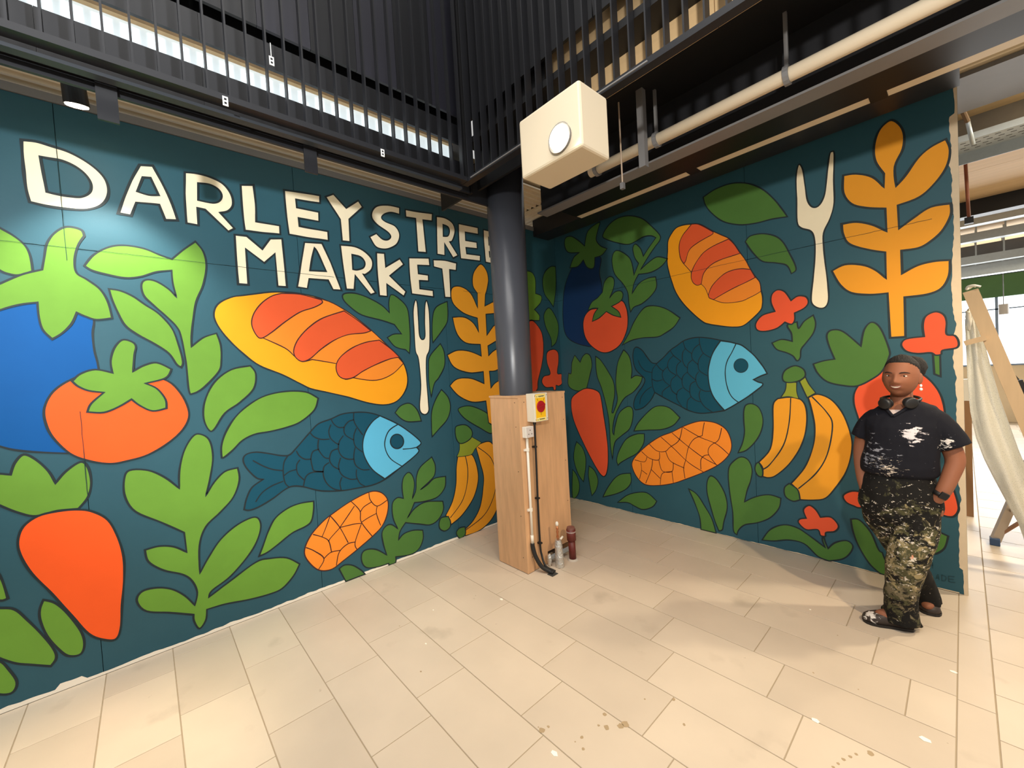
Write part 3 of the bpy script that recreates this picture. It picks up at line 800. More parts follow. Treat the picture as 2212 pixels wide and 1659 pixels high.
# brush-written signature by the wall's end, almost the colour of the wall
paint('R', 'painted_signature', 'faint', 'H', lines=("1238,1158 1240,1188", "1256,1156 1256,1190", "1238,1174 1257,1172", "1250,1216 1232,1222 1228,1238 1240,1248", "1272,1246 1284,1222 1290,1250", "1276,1240 1288,1240", "1304,1224 1306,1254", "1304,1224 1326,1234 1324,1252 1306,1256", "1340,1230 1342,1260", "1340,1230 1372,1234", "1342,1246 1368,1248", "1342,1260 1376,1264"), layer=1, hw=0.0028, ink=PAINT['faint'])


# ---- bare edges the paint missed, and the cracked board joints
def ragged(wall, name, pts_in, pts_out, m=None):
    n = len(pts_in)
    v = []
    for p in pts_in + pts_out:
        v.append((0.0011, p[0], p[1]) if wall == 'L' else (p[0], -0.0011, p[1]))
    f = [(i, i + 1, n + i + 1, n + i) for i in range(n - 1)]
    return link_mesh(name, v, f, m or board_m, wall_left if wall == 'L' else wall_right)


N = 260
a, b = [], []
for i in range(N + 1):
    yv = -5.2 + 5.2 * i / N
    h = 0.022 + 0.010 * noise.noise(Vector((yv * 5, 1.3, 0))) + 0.006 * noise.noise(Vector((yv * 21, 4, 0)))
    if -4.24 < yv < -4.13:
        h += 0.022
    a.append((yv, 0.0015))
    b.append((yv, max(0.003, h)))
ragged('L', 'bare_edge', a, b, mat('white_primer', (240, 232, 216), rough=0.8))
a, b = [], []
for i in range(N + 1):
    x = 0.05 + 3.2 * i / N
    h = 0.006 + 0.007 * noise.noise(Vector((x * 6, 8.3, 0))) + 0.004 * noise.noise(Vector((x * 25, 4, 0)))
    a.append((x, 0.0015))
    b.append((x, max(0.0025, h)))
ragged('R', 'bare_edge', a, b)
a, b = [], []
for i in range(N + 1):
    z = 0.0 + WALL_H * i / N
    w = 0.034 + 0.016 * noise.noise(Vector((z * 2.3, 3, 0))) + 0.011 * noise.noise(Vector((z * 9, 7, 0))) + 0.006 * noise.noise(Vector((z * 30, 2, 0)))
    if z < 0.16:
        w *= 0.55
    if z > 3.0:
        w *= 0.4
    a.append((3.2885, z))
    b.append((3.289 - max(0.006, w), z))
ragged('R', 'bare_edge', a, b)


def crack(wall, pts, hw=0.0013):
    out = []
    for (u0, z0), (u1, z1) in zip(pts, pts[1:]):
        k = max(3, int(math.hypot(u1 - u0, z1 - z0) / 0.03))
        for i in range(k):
            t = i / k
            out.append(Vector((u0 + (u1 - u0) * t + 0.002 * noise.noise(Vector((u0 + t * 40, z0, 1))),
                               z0 + (z1 - z0) * t + 0.002 * noise.noise(Vector((u0 + t * 40, z0, 7))))))
    vv, ff = ribbon(out, hw, False)
    vs = [(0.0055, p.x, p.y) if wall == 'L' else (p.x, -0.0055, p.y) for p in vv]
    link_mesh('joint_crack', vs, ff, PAINT['crack'], wall_left if wall == 'L' else wall_right)


crack('L', [(-4.3, 2.4), (yj[0], 2.402), (-3.05, 2.399), (-2.6, 2.4)], 0.0011)
crack('L', [(yj[0], 3.0), (yj[0] + 0.002, 2.3)], 0.0012)
crack('L', [(yj[0], 1.5), (yj[0], 1.0)], 0.0016)
crack('L', [(-1.4, 2.4), (-1.15, 2.4)], 0.0011)
crack('R', [(0.75, 2.397), (1.5, 2.4), (1.9, 2.402), (2.5, 2.4), (3.2, 2.4)], 0.0012)

# ------------------------------------------------------------------ ceiling, beams and slatted screens round the void
SX, SY = 0.90, -1.951           # edges of the void
DECK = 3.30


def corrugated(name, along, u0, u1, v0, v1, z, parent=None, pitch=0.07, depth=0.028):
    """profiled deck: ribs run along the axis `along` ('x' or 'y'); v is the other axis"""
    vs, fs = [], []
    prof = []
    v = v0
    while v < v1:
        for dv, dz in ((0, 0), (0.28, 0), (0.40, depth), (0.88, depth)):
            if v + dv * pitch <= v1:
                prof.append((v + dv * pitch, z + dz))
        v += pitch
    prof.append((v1, z))
    for (pv, pz) in prof:
        vs += [(u0, pv, pz), (u1, pv, pz)] if along == 'x' else [(pv, u0, pz), (pv, u1, pz)]
    n = len(vs)
    vs += [(a, b, z + 0.06) for a, b, _ in vs]
    for i in range(len(prof) - 1):
        q = (2 * i, 2 * i + 1, 2 * i + 3, 2 * i + 2)
        fs += [q, tuple(n + k for k in q)[::-1]]
    return link_mesh(name, vs, fs, cream_deck, parent)


ceiling = thing('ceiling', 'cream profiled steel deck above the painted walls', None)
del ceiling['label']
tag(ceiling, 'cream profiled steel deck and dark soffit above the painted walls', kind='structure')
corrugated('deck_sheet', 'y', -6.2, -0.6, -1.2, 0.60, DECK, ceiling)
corrugated('deck_sheet', 'x', -1.2, 6.2, -0.6, 0.75, DECK, ceiling)
MB().box(SX - 0.04, 6.2, SY + 0.03, -0.72, 3.25, 3.29).build('soffit_panel', steel_black, ceiling)
MB().box(-1.25, -1.2, -6.2, 0.8, WALL_H, 4.2).build('wall_behind_deck', board_m, ceiling)
MB().box(-1.2, -0.8, -6.2, 0.6, 3.0, 3.06).build('ledge', board_m, ceiling)

# left arm
t = thing('slatted_screen', 'black slatted screen over the wall with the white lettering', 'screen', (SX, -4.0, 2.955))
for k in range(32):
    yv = SY - 0.045 - 0.0868 * k
    adopt(MB().box(SX - 0.018, SX + 0.018, yv - 0.004, yv + 0.004, 2.985, 4.6).build('slat', steel_dark), t)
adopt(MB().box(SX - 0.02, SX + 0.045, -6.2, SY - 0.034, 2.955, 2.985).build('bottom_rail', steel_dark), t)
adopt(MB().box(SX - 0.07, SX - 0.025, -6.2, SY - 0.034, 2.925, 2.94).build('grey_flange', mat('slate_steel_paint', (52, 56, 62), rough=0.5)), t)
tag_m = mat('white_tag', (238, 240, 238), rough=0.5)
for px, pyy in ((487, 218), (827, 330), (587, 131)):
    q = hit(px, pyy, 0, SX + 0.05)
    tg = adopt(MB().box(SX + 0.046, SX + 0.049, q.y - 0.011, q.y + 0.011, q.z - 0.022, q.z + 0.022).build('cable_tag', tag_m), t)
    for dz in (-0.009, 0.009):
        b_ = MB().box(SX + 0.0492, SX + 0.0496, q.y - 0.005, q.y + 0.005, q.z + dz - 0.005, q.z + dz + 0.005).build('tag_print', steel_black)
        b_.parent = tg
    if px == 587:
        adopt(MB().tube([(SX + 0.047, q.y, q.z + 0.022), (SX + 0.047, q.y, q.z + 0.09)], 0.002, 6).build('tag_wire', tag_m), t)
# right arm
t2 = thing('slatted_screen', 'black slatted screen with pale timber showing between its slats', 'screen', (3.0, SY, 2.955))
for k in range(52):
    xv = SX + 0.045 + 0.0868 * k
    adopt(MB().box(xv - 0.004, xv + 0.004, SY - 0.025, SY + 0.025, 2.985, 4.9).build('slat', steel_dark), t2)
adopt(MB().box(SX - 0.03, 6.0, SY - 0.03, SY + 0.02, 2.955, 2.985).build('bottom_rail', steel_dark), t2)
adopt(MB().box(SX - 0.03, SX + 0.035, SY - 0.032, SY + 0.032, 2.985, 4.9).build('corner_post', steel_black), t2)
adopt(MB().box(SX + 0.1, 2.35, SY - 0.052, SY - 0.046, 2.952, 2.958).build('rail_highlight', steel_grey), t2)  # thin grey strip that paints the highlight along the rail

# panels of the storey above, seen through the slats
up = thing('wall_upper', 'dark cladding of the storey above', None, (0.8, -4, 2.95))
tag(up, 'dark cladding panels of the storey above', kind='structure')
for k in range(8):
    y0 = -6.2 + k * 0.545
    y1 = min(y0 + 0.544, -1.86)
    adopt(MB().box(0.78, 0.80, y0, y1, 2.95, 3.166).build('panel', steel_dark), up)
    adopt(MB().box(0.78, 0.80, y0, y1, 3.297, 3.43).build('panel', steel_dark), up)
adopt(MB().box(0.60, 0.62, -6.2, -1.86, 3.475, 4.6).build('panel', steel_black), up)
clad_b = mat('blue_grey_cladding', (44, 44, 56), rough=0.5, var=0.1, scale=4)
for k in range(16):
    y0 = -6.2 + k * 0.272
    adopt(MB().box(0.74, 0.76, y0, min(y0 + 0.270, -1.86), 3.53, 4.6).build('panel', clad_b if k % 2 else steel_dark), up)
adopt(MB().box(0.40, 0.815, -1.858, -1.842, 2.95, 4.7).build('end_panel', steel_black), up)
for k in range(9):
    x0 = 0.82 + k * 0.58
    adopt(MB().box(x0, x0 + 0.57, -1.86, -1.84, 3.475, 4.9).build('panel', steel_dark), up)
adopt(MB().box(0.82, 1.56, -1.80, -1.78, 2.98, 3.75).build('panel', steel_black), up)
tb = thing('wall_timber', 'pale timber wall behind the slats', None, (2.5, -1.7, 3.0))
tag(tb, 'pale laminated timber wall behind the slats', kind='structure')
for k in range(9):
    x0 = 1.56 + k * 0.5
    adopt(MB().box(x0, x0 + 0.496, -1.76, -1.72, 3.11, 3.62).build('board', timber), tb)
# glowing strip standing in for the bright white wall of the storey above
pane_glow = mat('glowing_pane', (230, 240, 245), rough=0.3, emit=(222, 236, 240), estr=0.85)
lit_gap = thing('glow_strip', 'narrow glowing strip standing in for a lit white wall behind the slats', None, (0.7, -4, 3.1))
tag(lit_gap, 'narrow glowing strip standing in for a lit white wall behind the slats', kind='structure')
adopt(MB().box(0.66, 0.67, -6.2, -1.92, 3.10, 3.47).build('pane', pane_glow), lit_gap)
adopt(MB().box(0.67, 0.70, -6.2, -1.92, 3.335, 3.38).build('frame_head', timber), lit_gap)

# steel under the deck
def beam(name, label, boxes, m=steel_dark, cat='beam'):
    t = thing(name, label, cat, (boxes[0][0], boxes[0][2], boxes[0][4]))
    for i, (nm, *q) in enumerate([('web' if i == 0 else 'flange' if i == 1 else 'stiffener', *b) for i, b in enumerate(boxes)]):
        adopt(MB().box(*q).build(nm, m if nm != 'flange' else steel_grey), t)
    return t


def tray_like(name, label, parts, m):
    t = thing(name, label, 'beam', (parts[0][1], parts[0][3], parts[0][5]))
    for nm, *q in parts:
        mm = m
        if nm == 'flange':
            mm = steel_grey
        if nm == 'trim_strip':
            mm = cream_deck
        adopt(MB().box(*q).build(nm, mm), t)
    return t


tray_like('edge_beam', 'dark steel edge beam carrying hanger plates over the lettering wall',
          [('web', 0.742, 0.76, -6.2, -1.6, 2.916, 3.16), ('hanger_plate', 0.762, 0.775, -3.86, -3.79, 2.79, 2.95),
           ('hanger_plate', 0.762, 0.775, -3.02, -2.95, 2.80, 2.95)], steel_dark)
tray_like('steel_beam', 'steel beam with a pale bottom flange below the soffit',
          [('web', 0.9, 6.2, -1.178, -1.166, 2.91, 3.25), ('flange', 0.9, 6.2, -1.232, -1.112, 2.898, 2.91)], steel_dark)
tray_like('box_beam', 'wide dark beam beside the open slot over the fish wall',
          [('web', 0.7, 6.2, -0.71, -0.455, 3.10, 3.298), ('stiffener', hit(1492, 365, 2, 3.1).x - 0.05, hit(1492, 365, 2, 3.1).x + 0.03, -0.454, -0.361, 3.101, 3.12),
           ('stiffener', hit(1903, 212, 2, 3.1).x - 0.05, hit(1903, 212, 2, 3.1).x + 0.03, -0.454, -0.361, 3.1005, 3.12)] + [('trim_strip', a__, b__, -0.452, -0.364, 3.106, 3.112) for a__, b__ in ((0.7, hit(1492, 365, 2, 3.1).x - 0.051), (hit(1492, 365, 2, 3.1).x + 0.031, hit(1903, 212, 2, 3.1).x - 0.051), (hit(1903, 212, 2, 3.1).x + 0.031, 6.0))], steel_black)
tray_like('head_channel', 'dark head channel along the top of the fish wall',
          [('web', 0.0, 3.3, -0.36, -0.11, 3.115, 3.298)], steel_dark)
tray_like('head_channel', 'grey head channel along the top of the lettering wall',
          [('web', -0.10, 0.01, -6.2, -0.15, WALL_H + 0.001, WALL_H + 0.045)], steel_grey)
tray_like('wide_flange_beam', 'pale grey wide beam over the opening beside the fish wall',
          [('web', 3.0, 6.2, 0.16, 0.74, 3.27, 3.299)], steel_grey)

# cream service pipe with hangers
pm = mat('cream_pipe', (230, 216, 192), rough=0.5, var=0.05)
py_, pz_ = -1.36, 2.95
pp = thing('service_pipe', 'cream service pipe running under the dark soffit', 'pipe', (3.0, py_, pz_))
adopt(MB().tube([(1.55, py_, pz_), (3.9, py_, pz_), (6.2, py_, pz_)], 0.034, 16).build('pipe_run', pm, smooth=True), pp)
for px in ((1418, 290), (1700, 160), (1290, 370)):
    hx = hit(px[0], px[1], 1, py_).x
    adopt(MB().tube([(hx - 0.012, py_, pz_), (hx + 0.012, py_, pz_)], 0.045, 14).box(hx - 0.008, hx + 0.008, py_ - 0.008, py_ + 0.008, pz_ + 0.03, 3.25).build('pipe_hanger', steel_grey), pp)
# hanger post and thin rod between the screen rail and the beam flange
ya_ = -1.43
hp0, hp1 = hit(1381, 150, 1, ya_), hit(1391, 362, 1, ya_)
tag(MB().box(hp1.x - 0.021, hp1.x + 0.021, ya_ - 0.02, ya_ + 0.02, hp1.z, 3.249).build('hanger_post', steel_grey), 'grey square hanger post crossing in front of the cream pipe', 'post')
hr = hit(1340, 300, 1, -1.44)
rz = hit(1344, 395, 1, -1.44).z
rod = thing('hanger_rod', 'thin pale wire rod ending in a small clip below the soffit', 'rod', (hr.x, -1.44, rz))
adopt(MB().tube([(hr.x, -1.44, rz), (hr.x, -1.44, 3.249)], 0.005, 8).build('wire', mat('pale_wire', (190, 170, 150), rough=0.4)), rod)
adopt(MB().box(hr.x - 0.012, hr.x + 0.012, -1.452, -1.428, rz - 0.04, rz - 0.001).build('clip', steel_grey), rod)

# ------------------------------------------------------------------ column and its plywood boxing
CX, CY = 0.807, -1.508
colm = mat('dark_column_paint', (70, 72, 79), rough=0.3, var=0.1, scale=3)
cl = thing('round_column', 'dark grey round steel column rising out of the plywood boxing', 'column', (CX, CY, 0))
adopt(MB().tube([(CX, CY, 0.0), (CX, CY, 1.4), (CX, CY, 3.24)], [0.136, 0.138, 0.156], 48).build('shaft', colm, smooth=True), cl)
adopt(MB().box(CX - 0.22, CX + 0.22, CY - 0.22, CY + 0.22, 3.241, 3.25).build('cap_plate', steel_black), cl)
BX0, BX1, BY0, BY1, BZ = 0.655, 0.995, -1.665, -1.12, 1.392
bxx = thing('plywood_boxing', 'tall plywood boxing around the foot of the round column', 'boxing', (0.8, -1.4, 0))
T = 0.015
pan = lambda nm, *q: adopt(MB().box(*q).build(nm, ply, bevel=0.0012), bxx)
pan('front_panel', BX0, BX1, BY0, BY0 + T, 0.004, BZ - T)
pan('back_panel', BX0, BX1, BY1 - T, BY1, 0.004, BZ - T)
pan('left_panel', BX0, BX0 + T, BY0 + T, BY1 - T, 0.004, BZ - T)
# side panel cut away at the lower corner for the pipes
yc = -1.43
sp = MB()
prof = [(BY0 + T, 0.004), (yc, 0.004), (yc, 0.10), (BY1 - T, 0.10), (BY1 - T, BZ - T), (BY0 + T, BZ - T)]
vv = [(BX1 - T, a, b) for a, b in prof] + [(BX1, a, b) for a, b in prof]
sp.v = vv
sp.f = [(0, 1, 2, 5)[::-1], (2, 3, 4, 5)[::-1], (6, 7, 8, 11), (8, 9, 10, 11)] + [(i, (i + 1) % 6, 6 + (i + 1) % 6, 6 + i) for i in range(6)]
sp.m = [0] * len(sp.f)
adopt(sp.build('side_panel', ply), bxx)
pan('corner_batten', BX1 - 0.001, BX1 + 0.006, BY0 - 0.002, BY0 + 0.07, 0.004, BZ - T)
# top, cut round the column
ring = []
mbt = MB()
top_o = [(BX0 - 0.006, BY0 - 0.006), (BX1 + 0.0004, BY0 - 0.006), (BX1 + 0.0004, BY1 + 0.006), (BX0 - 0.006, BY1 + 0.006)]
circ2 = [(CX + 0.1385 * math.cos(-k * PI / 16), CY + 0.1385 * math.sin(-k * PI / 16)) for k in range(32)]
inside = [(min(max(x, BX0 + 0.0), BX1), max(yv, BY0 + 0.002)) for x, yv in circ2]
flat = [Vector((x, yv, 0)) for x, yv in top_o + inside]
tr = tessellate_polygon([[Vector((x, yv, 0)) for x, yv in top_o], [Vector((x, yv, 0)) for x, yv in inside]])
n = len(flat)
mbt.v = [(p.x, p.y, BZ - T) for p in flat] + [(p.x, p.y, BZ) for p in flat]
mbt.f = [tuple(t_)[::-1] for t_ in tr] + [tuple(n + i for i in t_) for t_ in tr] + [(i, (i + 1) % 4, n + (i + 1) % 4, n + i) for i in range(4)]
mbt.m = [0] * len(mbt.f)
adopt(mbt.build('top_panel', ply), bxx)
screw_m = mat('screw_head', (70, 52, 36), rough=0.5)
for z in (0.12, 0.45, 0.8, 1.15, 1.34):
    adopt(MB().tube([(BX1 + 0.0062, BY0 + 0.055, z), (BX1 + 0.0072, BY0 + 0.055, z)], 0.004, 8).build('screw', screw_m), bxx)
    adopt(MB().tube([(BX0 + 0.30, BY0 - 0.0005, z), (BX0 + 0.30, BY0 - 0.0012, z)], 0.004, 8).build('screw', screw_m), bxx)
    adopt(MB().tube([(BX1 + 0.0005, BY1 - 0.03, z), (BX1 + 0.0012, BY1 - 0.03, z)], 0.004, 8).build('screw', screw_m), bxx)

# ------------------------------------------------------------------ isolator switch
FX = BX1
D = 0.088
y0i, y1i, z0i, z1i = hit(1156, 912.5, 0, FX + D).y, hit(1185, 908, 0, FX + D).y, hit(1156, 912.5, 0, FX + D).z, hit(1156, 850.5, 0, FX + D).z
iso = thing('isolator_switch', 'grey isolator switch with yellow plate and red rotary knob on the plywood boxing', 'switch', (FX, (y0i + y1i) / 2, z0i))
iso_m = mat('light_grey_plastic', (226, 220, 200), rough=0.45)
adopt(MB().box(FX + 0.0005, FX + D, y0i, y1i, z0i, z1i).build('casing', iso_m, bevel=0.004), iso)
yel = mat('yellow_plate', (250, 196, 20), rough=0.45)
yw, zh = (y1i - y0i), (z1i - z0i)
ya, yb = y0i + 0.10 * yw, y0i + 0.81 * yw
X = FX + D
plate = adopt(MB().box(X + 0.0004, X + 0.0018, ya, yb, z0i + 0.03 * zh, z1i - 0.03 * zh).build('yellow_plate', yel), iso)
redm = mat('red_knob', (168, 20, 34), rough=0.35)
yc_, zc_ = (ya + yb) / 2, z0i + 0.53 * zh
rk = 0.045
knob = adopt(MB().tube([(X + 0.002, yc_, zc_), (X + 0.007, yc_, zc_), (X + 0.009, yc_, zc_)], [rk, rk, rk * 0.93], 32).build('rotary_knob', redm, smooth=False), iso)
grip = MB().obox((X + 0.0125, yc_ - rk * 0.85, zc_ - rk * 0.1), (X + 0.0125, yc_ + rk * 0.85, zc_ + rk * 0.35), 0.012, 0.008, up=(1, 0, 0))
g = grip.build('knob_grip', redm)
g.parent = knob

lab = mat('pale_yellow_label', (250, 238, 150), rough=0.5)
ink_m = mat('label_ink', (60, 42, 10), rough=0.6)
for zc, hh in ((z1i - 0.105 * zh, 0.012), (z0i + 0.085 * zh, 0.012)):
    adopt(MB().box(X + 0.0019, X + 0.0026, ya + 0.004, yb - 0.004, zc - hh, zc + hh).build('warning_label', lab), iso)
    w = MB()
    w.v = [(X + 0.003, ya + 0.010, zc - 0.006), (X + 0.003, ya + 0.020, zc - 0.006), (X + 0.003, ya + 0.015, zc + 0.006)]
    w.f = [(0, 1, 2)]
    w.m = [0]
    adopt(w.build('warning_triangle', ink_m), iso)
    adopt(MB().box(X + 0.0027, X + 0.0031, ya + 0.030, yb - 0.012, zc - 0.001, zc + 0.004).box(X + 0.0027, X + 0.0031, ya + 0.034, yb - 0.018, zc - 0.006, zc - 0.0035).build('label_text', ink_m), iso)
for sgn, dy in ((-1, -0.4), (1, 0.5)):
    adopt(MB().obox((X + 0.0022, yc_ + dy * rk * 1.5, zc_ + rk * 0.95), (X + 0.0022, yc_ + dy * rk * 1.9, zc_ + rk * 1.4), 0.003, 0.001, up=(1, 0, 0)).build('position_mark', ink_m), iso)
adopt(MB().obox((X + 0.0022, yc_, zc_ - rk * 1.05), (X + 0.0022, yc_, zc_ - rk * 1.5), 0.003, 0.001, up=(1, 0, 0)).build('position_mark', ink_m), iso)
for fy in (0.07, 0.93):
    for fz in (0.08, 0.92):
        adopt(MB().tube([(X, y0i + fy * yw, z0i + fz * zh), (X + 0.0015, y0i + fy * yw, z0i + fz * zh)], 0.0035, 10).build('casing_screw', steel_grey), iso)

# white socket box with its conduit
S0 = FX + 0.05
ys0, ys1, zs0, zs1 = hit(1137, 946, 0, S0).y, hit(1153, 944, 0, S0).y, hit(1137, 947, 0, S0).z, hit(1137, 923, 0, S0).z
so = thing('socket_box', 'small white surface socket box below the isolator', 'socket', (FX, ys0, zs0))
adopt(MB().box(FX + 0.0062, S0, ys0, ys1, zs0, zs1).build('back_box', white_pl, bevel=0.003), so)
adopt(MB().box(S0 + 0.0003, S0 + 0.004, ys0 + 0.002, ys1 - 0.002, zs0 + 0.002, zs1 - 0.002).build('faceplate', mat('socket_face', (214, 208, 204), rough=0.35), bevel=0.001), so)
for dy, dz in ((0.3, 0.33), (0.7, 0.33), (0.5, 0.68)):
    adopt(MB().box(S0 + 0.0042, S0 + 0.005, ys0 + (ys1 - ys0) * dy - 0.005, ys0 + (ys1 - ys0) * dy + 0.005, zs0 + (zs1 - zs0) * dz - 0.004, zs0 + (zs1 - zs0) * dz + 0.004).build('socket_slot', mat('socket_slot', (120, 112, 112), rough=0.5)), so)
cy_ = (ys0 + ys1) / 2 - 0.005
cxn = FX + 0.02
cdt = thing('white_conduit', 'white plastic conduit dropping from the small socket box', 'conduit', (cxn, cy_, 0.2))
adopt(MB().tube([(cxn, cy_, zs0 - 0.001), (cxn, cy_ - 0.002, 0.6), (cxn, cy_ - 0.004, 0.235)], 0.0105, 14).build('conduit_run', white_pl, smooth=True), cdt)
adopt(MB().tube([(cxn, cy_ - 0.004, 0.30), (cxn, cy_ - 0.004, 0.24)], 0.0125, 14).build('coupler', white_pl, smooth=True), cdt)
for z in (0.97, 0.50):
    adopt(MB().tube([(cxn, cy_, z - 0.012), (cxn, cy_, z + 0.012)], 0.014, 14).box(FX + 0.0066, cxn, cy_ - 0.03, cy_ + 0.012, z - 0.008, z + 0.008).build('saddle_clip', white_pl), cdt)
gx, gy = 1.13, -1.537
crv = lambda pts: [q for q in smooth_open([Vector(p) for p in pts], 8)]
tag(MB().tube(crv([(cxn, cy_ - 0.004, 0.234), (cxn + 0.002, cy_ - 0.003, 0.20), (cxn + 0.02, cy_ + 0.005, 0.13), (cxn + 0.055, cy_ + 0.03, 0.055), (gx - 0.02, gy - 0.006, 0.02), (gx + 0.012, gy + 0.004, 0.012)]), 0.0165, 14).build('black_sleeve', black_rub, smooth=True),
    'thick black rubber sleeve curving from the white conduit to the floor', 'sleeve')
by = hit(1154, 918, 0, FX + 0.03).y
cb = thing('black_cable', 'black cable running from the isolator down to the floor', 'cable', (FX + 0.03, by, 0))
adopt(MB().tube(crv([(FX + 0.035, by, z0i + 0.004), (FX + 0.03, by, 0.9), (FX + 0.022, by, 0.5), (FX + 0.022, by, 0.2), (FX + 0.035, by - 0.002, 0.12), (FX + 0.08, by - 0.012, 0.05), (gx - 0.02, gy + 0.036, 0.011), (gx, gy + 0.038, 0.009)]), 0.0085, 12).build('cable_run', black_rub, smooth=True), cb)
adopt(MB().tube([(FX + 0.034, by, z0i - 0.025), (FX + 0.034, by, z0i - 0.001)], 0.013, 12).build('gland', black_rub), cb)
for z in (0.98, 0.57, 0.21):
    adopt(MB().box(FX + 0.0002, FX + 0.034, by - 0.010, by + 0.016, z - 0.006, z + 0.006).build('cable_clip', black_rub), cb)
tag(MB().box(gx - 0.02, gx + 0.035, gy - 0.03, gy + 0.035, 0.0003, 0.004).build('floor_plate', mat('dark_plate', (60, 60, 58), rough=0.6)), 'small dark plate where the black cables enter the floor', 'plate')

# pipe stubs at the foot of the boxing
foil = mat('crumpled_foil', (214, 214, 210), rough=0.28, metal=0.75, bump=0.8, bscale=70)
copper = mat('copper', (188, 122, 82), rough=0.35, metal=0.7)
px_, py2 = 1.10, -1.405
fs_ = thing('foil_wrapped_pipe', 'foil wrapped pipe stub with a copper tail and white cap', 'pipe', (px_, py2, 0))
rr = [0.034, 0.036, 0.034, 0.036, 0.032, 0.031, 0.033, 0.029, 0.024]
adopt(MB().tube([(px_ - 0.001 * i, py2, 0.001 + 0.027 * i) for i in range(9)], rr, 20).build('foil_wrap', foil), fs_)
adopt(MB().tube([(px_ - 0.008, py2, 0.2), (px_ - 0.010, py2, 0.33)], 0.0075, 12).build('copper_tail', copper, smooth=True), fs_)
for z in (0.235, 0.275, 0.3):
    adopt(MB().tube([(px_ - 0.009, py2, z), (px_ - 0.009, py2, z + 0.012)], 0.0105, 12).build('compression_ring', copper), fs_)
adopt(MB().ball((px_ - 0.010, py2, 0.345), 0.013, 0.013, 0.02, 14, 10).build('white_cap', white_pl, smooth=True), fs_)
adopt(MB().tube([(px_ - 0.01, py2 + 0.02, 0.205), (px_ - 0.01, py2 + 0.06, 0.222)], 0.009, 12).build('white_elbow', white_pl, smooth=True), fs_)
bp = mat('brown_drain_pipe', (98, 34, 26), rough=0.5, var=0.12, scale=20)
qx, qy = 1.10, -1.245
br = thing('drain_pipe_stub', 'dark red-brown drain pipe stub with a capped socket', 'pipe', (qx, qy, 0))
adopt(MB().tube([(qx, qy, 0.001), (qx - 0.004, qy, 0.16)], 0.029, 24).build('pipe_body', bp, smooth=True), br)
adopt(MB().tube([(qx - 0.004, qy, 0.16), (qx - 0.004, qy, 0.165), (qx - 0.006, qy, 0.255)], [0.029, 0.038, 0.038], 24).build('socket_collar', bp, smooth=True), br)
adopt(MB().tube([(qx - 0.006, qy, 0.2555), (qx - 0.006, qy, 0.272)], [0.034, 0.032], 24).build('end_cap', mat('brown_cap', (120, 78, 70), rough=0.5)), br)
adopt(MB().tube([(qx - 0.006, qy, 0.232), (qx - 0.006, qy, 0.24)], 0.0395, 24).build('seal_ring', mat('grey_seal', (176, 160, 156), rough=0.5)), br)
adopt(MB().tube([(qx, qy, 0.0005), (qx, qy, 0.012)], [0.046, 0.034], 18).build('mortar_collar', mat('mortar', (190, 180, 166), rough=0.9)), br)
tag(MB().box(1.0, 1.02, -1.42, -1.16, 0.035, 0.062).build('floor_bracket', galv), 'galvanised bracket behind the foil wrapped pipe', 'bracket')
crum = MB().ball((1.035, -1.455, 0.052), 0.020, 0.018, 0.05, 12, 8, disp=lambda p: p * (1 + 0.25 * noise.noise(p * 60)))
tag(crum.build('foil_scrap', foil), 'crumpled foil scrap beside the black cable', 'scrap')

# ------------------------------------------------------------------ floodlight box under the screen
LX0, LX1, LY0, LY1, LZ0, LZ1 = 1.732, 2.135, -2.228, -2.005, 2.60, 2.90
lp = hit(1213, 300, 1, LY0)
fld = thing('floodlight', 'white boxed floodlight glaring below the slatted screen', 'floodlight', (1.93, -2.1, 2.6))
adopt(MB().box(LX0, LX1, LY0, LY1, LZ0, LZ1).build('housing', mat('cream_housing', (226, 212, 186), rough=0.5), bevel=0.012), fld)
glow = mat('lit_lens', (255, 250, 235), rough=0.3, emit=(255, 236, 196), estr=60)
adopt(MB().tube([(lp.x, LY0 - 0.0005, lp.z), (lp.x, LY0 - 0.02, lp.z)], [0.062, 0.068], 28).build('bezel', steel_grey), fld)
adopt(MB().tube([(lp.x, LY0 - 0.021, lp.z), (lp.x, LY0 - 0.024, lp.z)], 0.055, 28).build('lens', glow), fld)
adopt(MB().box(1.80, 1.83, -2.02, -1.985, LZ1 - 0.1, 2.96).box(2.03, 2.06, -2.02, -1.985, LZ1 - 0.1, 2.96).build('bracket', steel_grey), fld)
ll = light('floodlight_lamp', 'SPOT', (lp.x, LY0 - 0.05, lp.z), 120, (1.0, 0.86, 0.64), (2.6, -4.2, 0.0), spot_size=2.6, spot_blend=0.7, shadow_soft_size=0.05)
adopt(ll, fld)
ll.rotation_euler = (Vector((2.6, -4.2, 0)) - Vector((lp.x, LY0 - 0.05, lp.z))).to_track_quat('-Z', 'Y').to_euler()

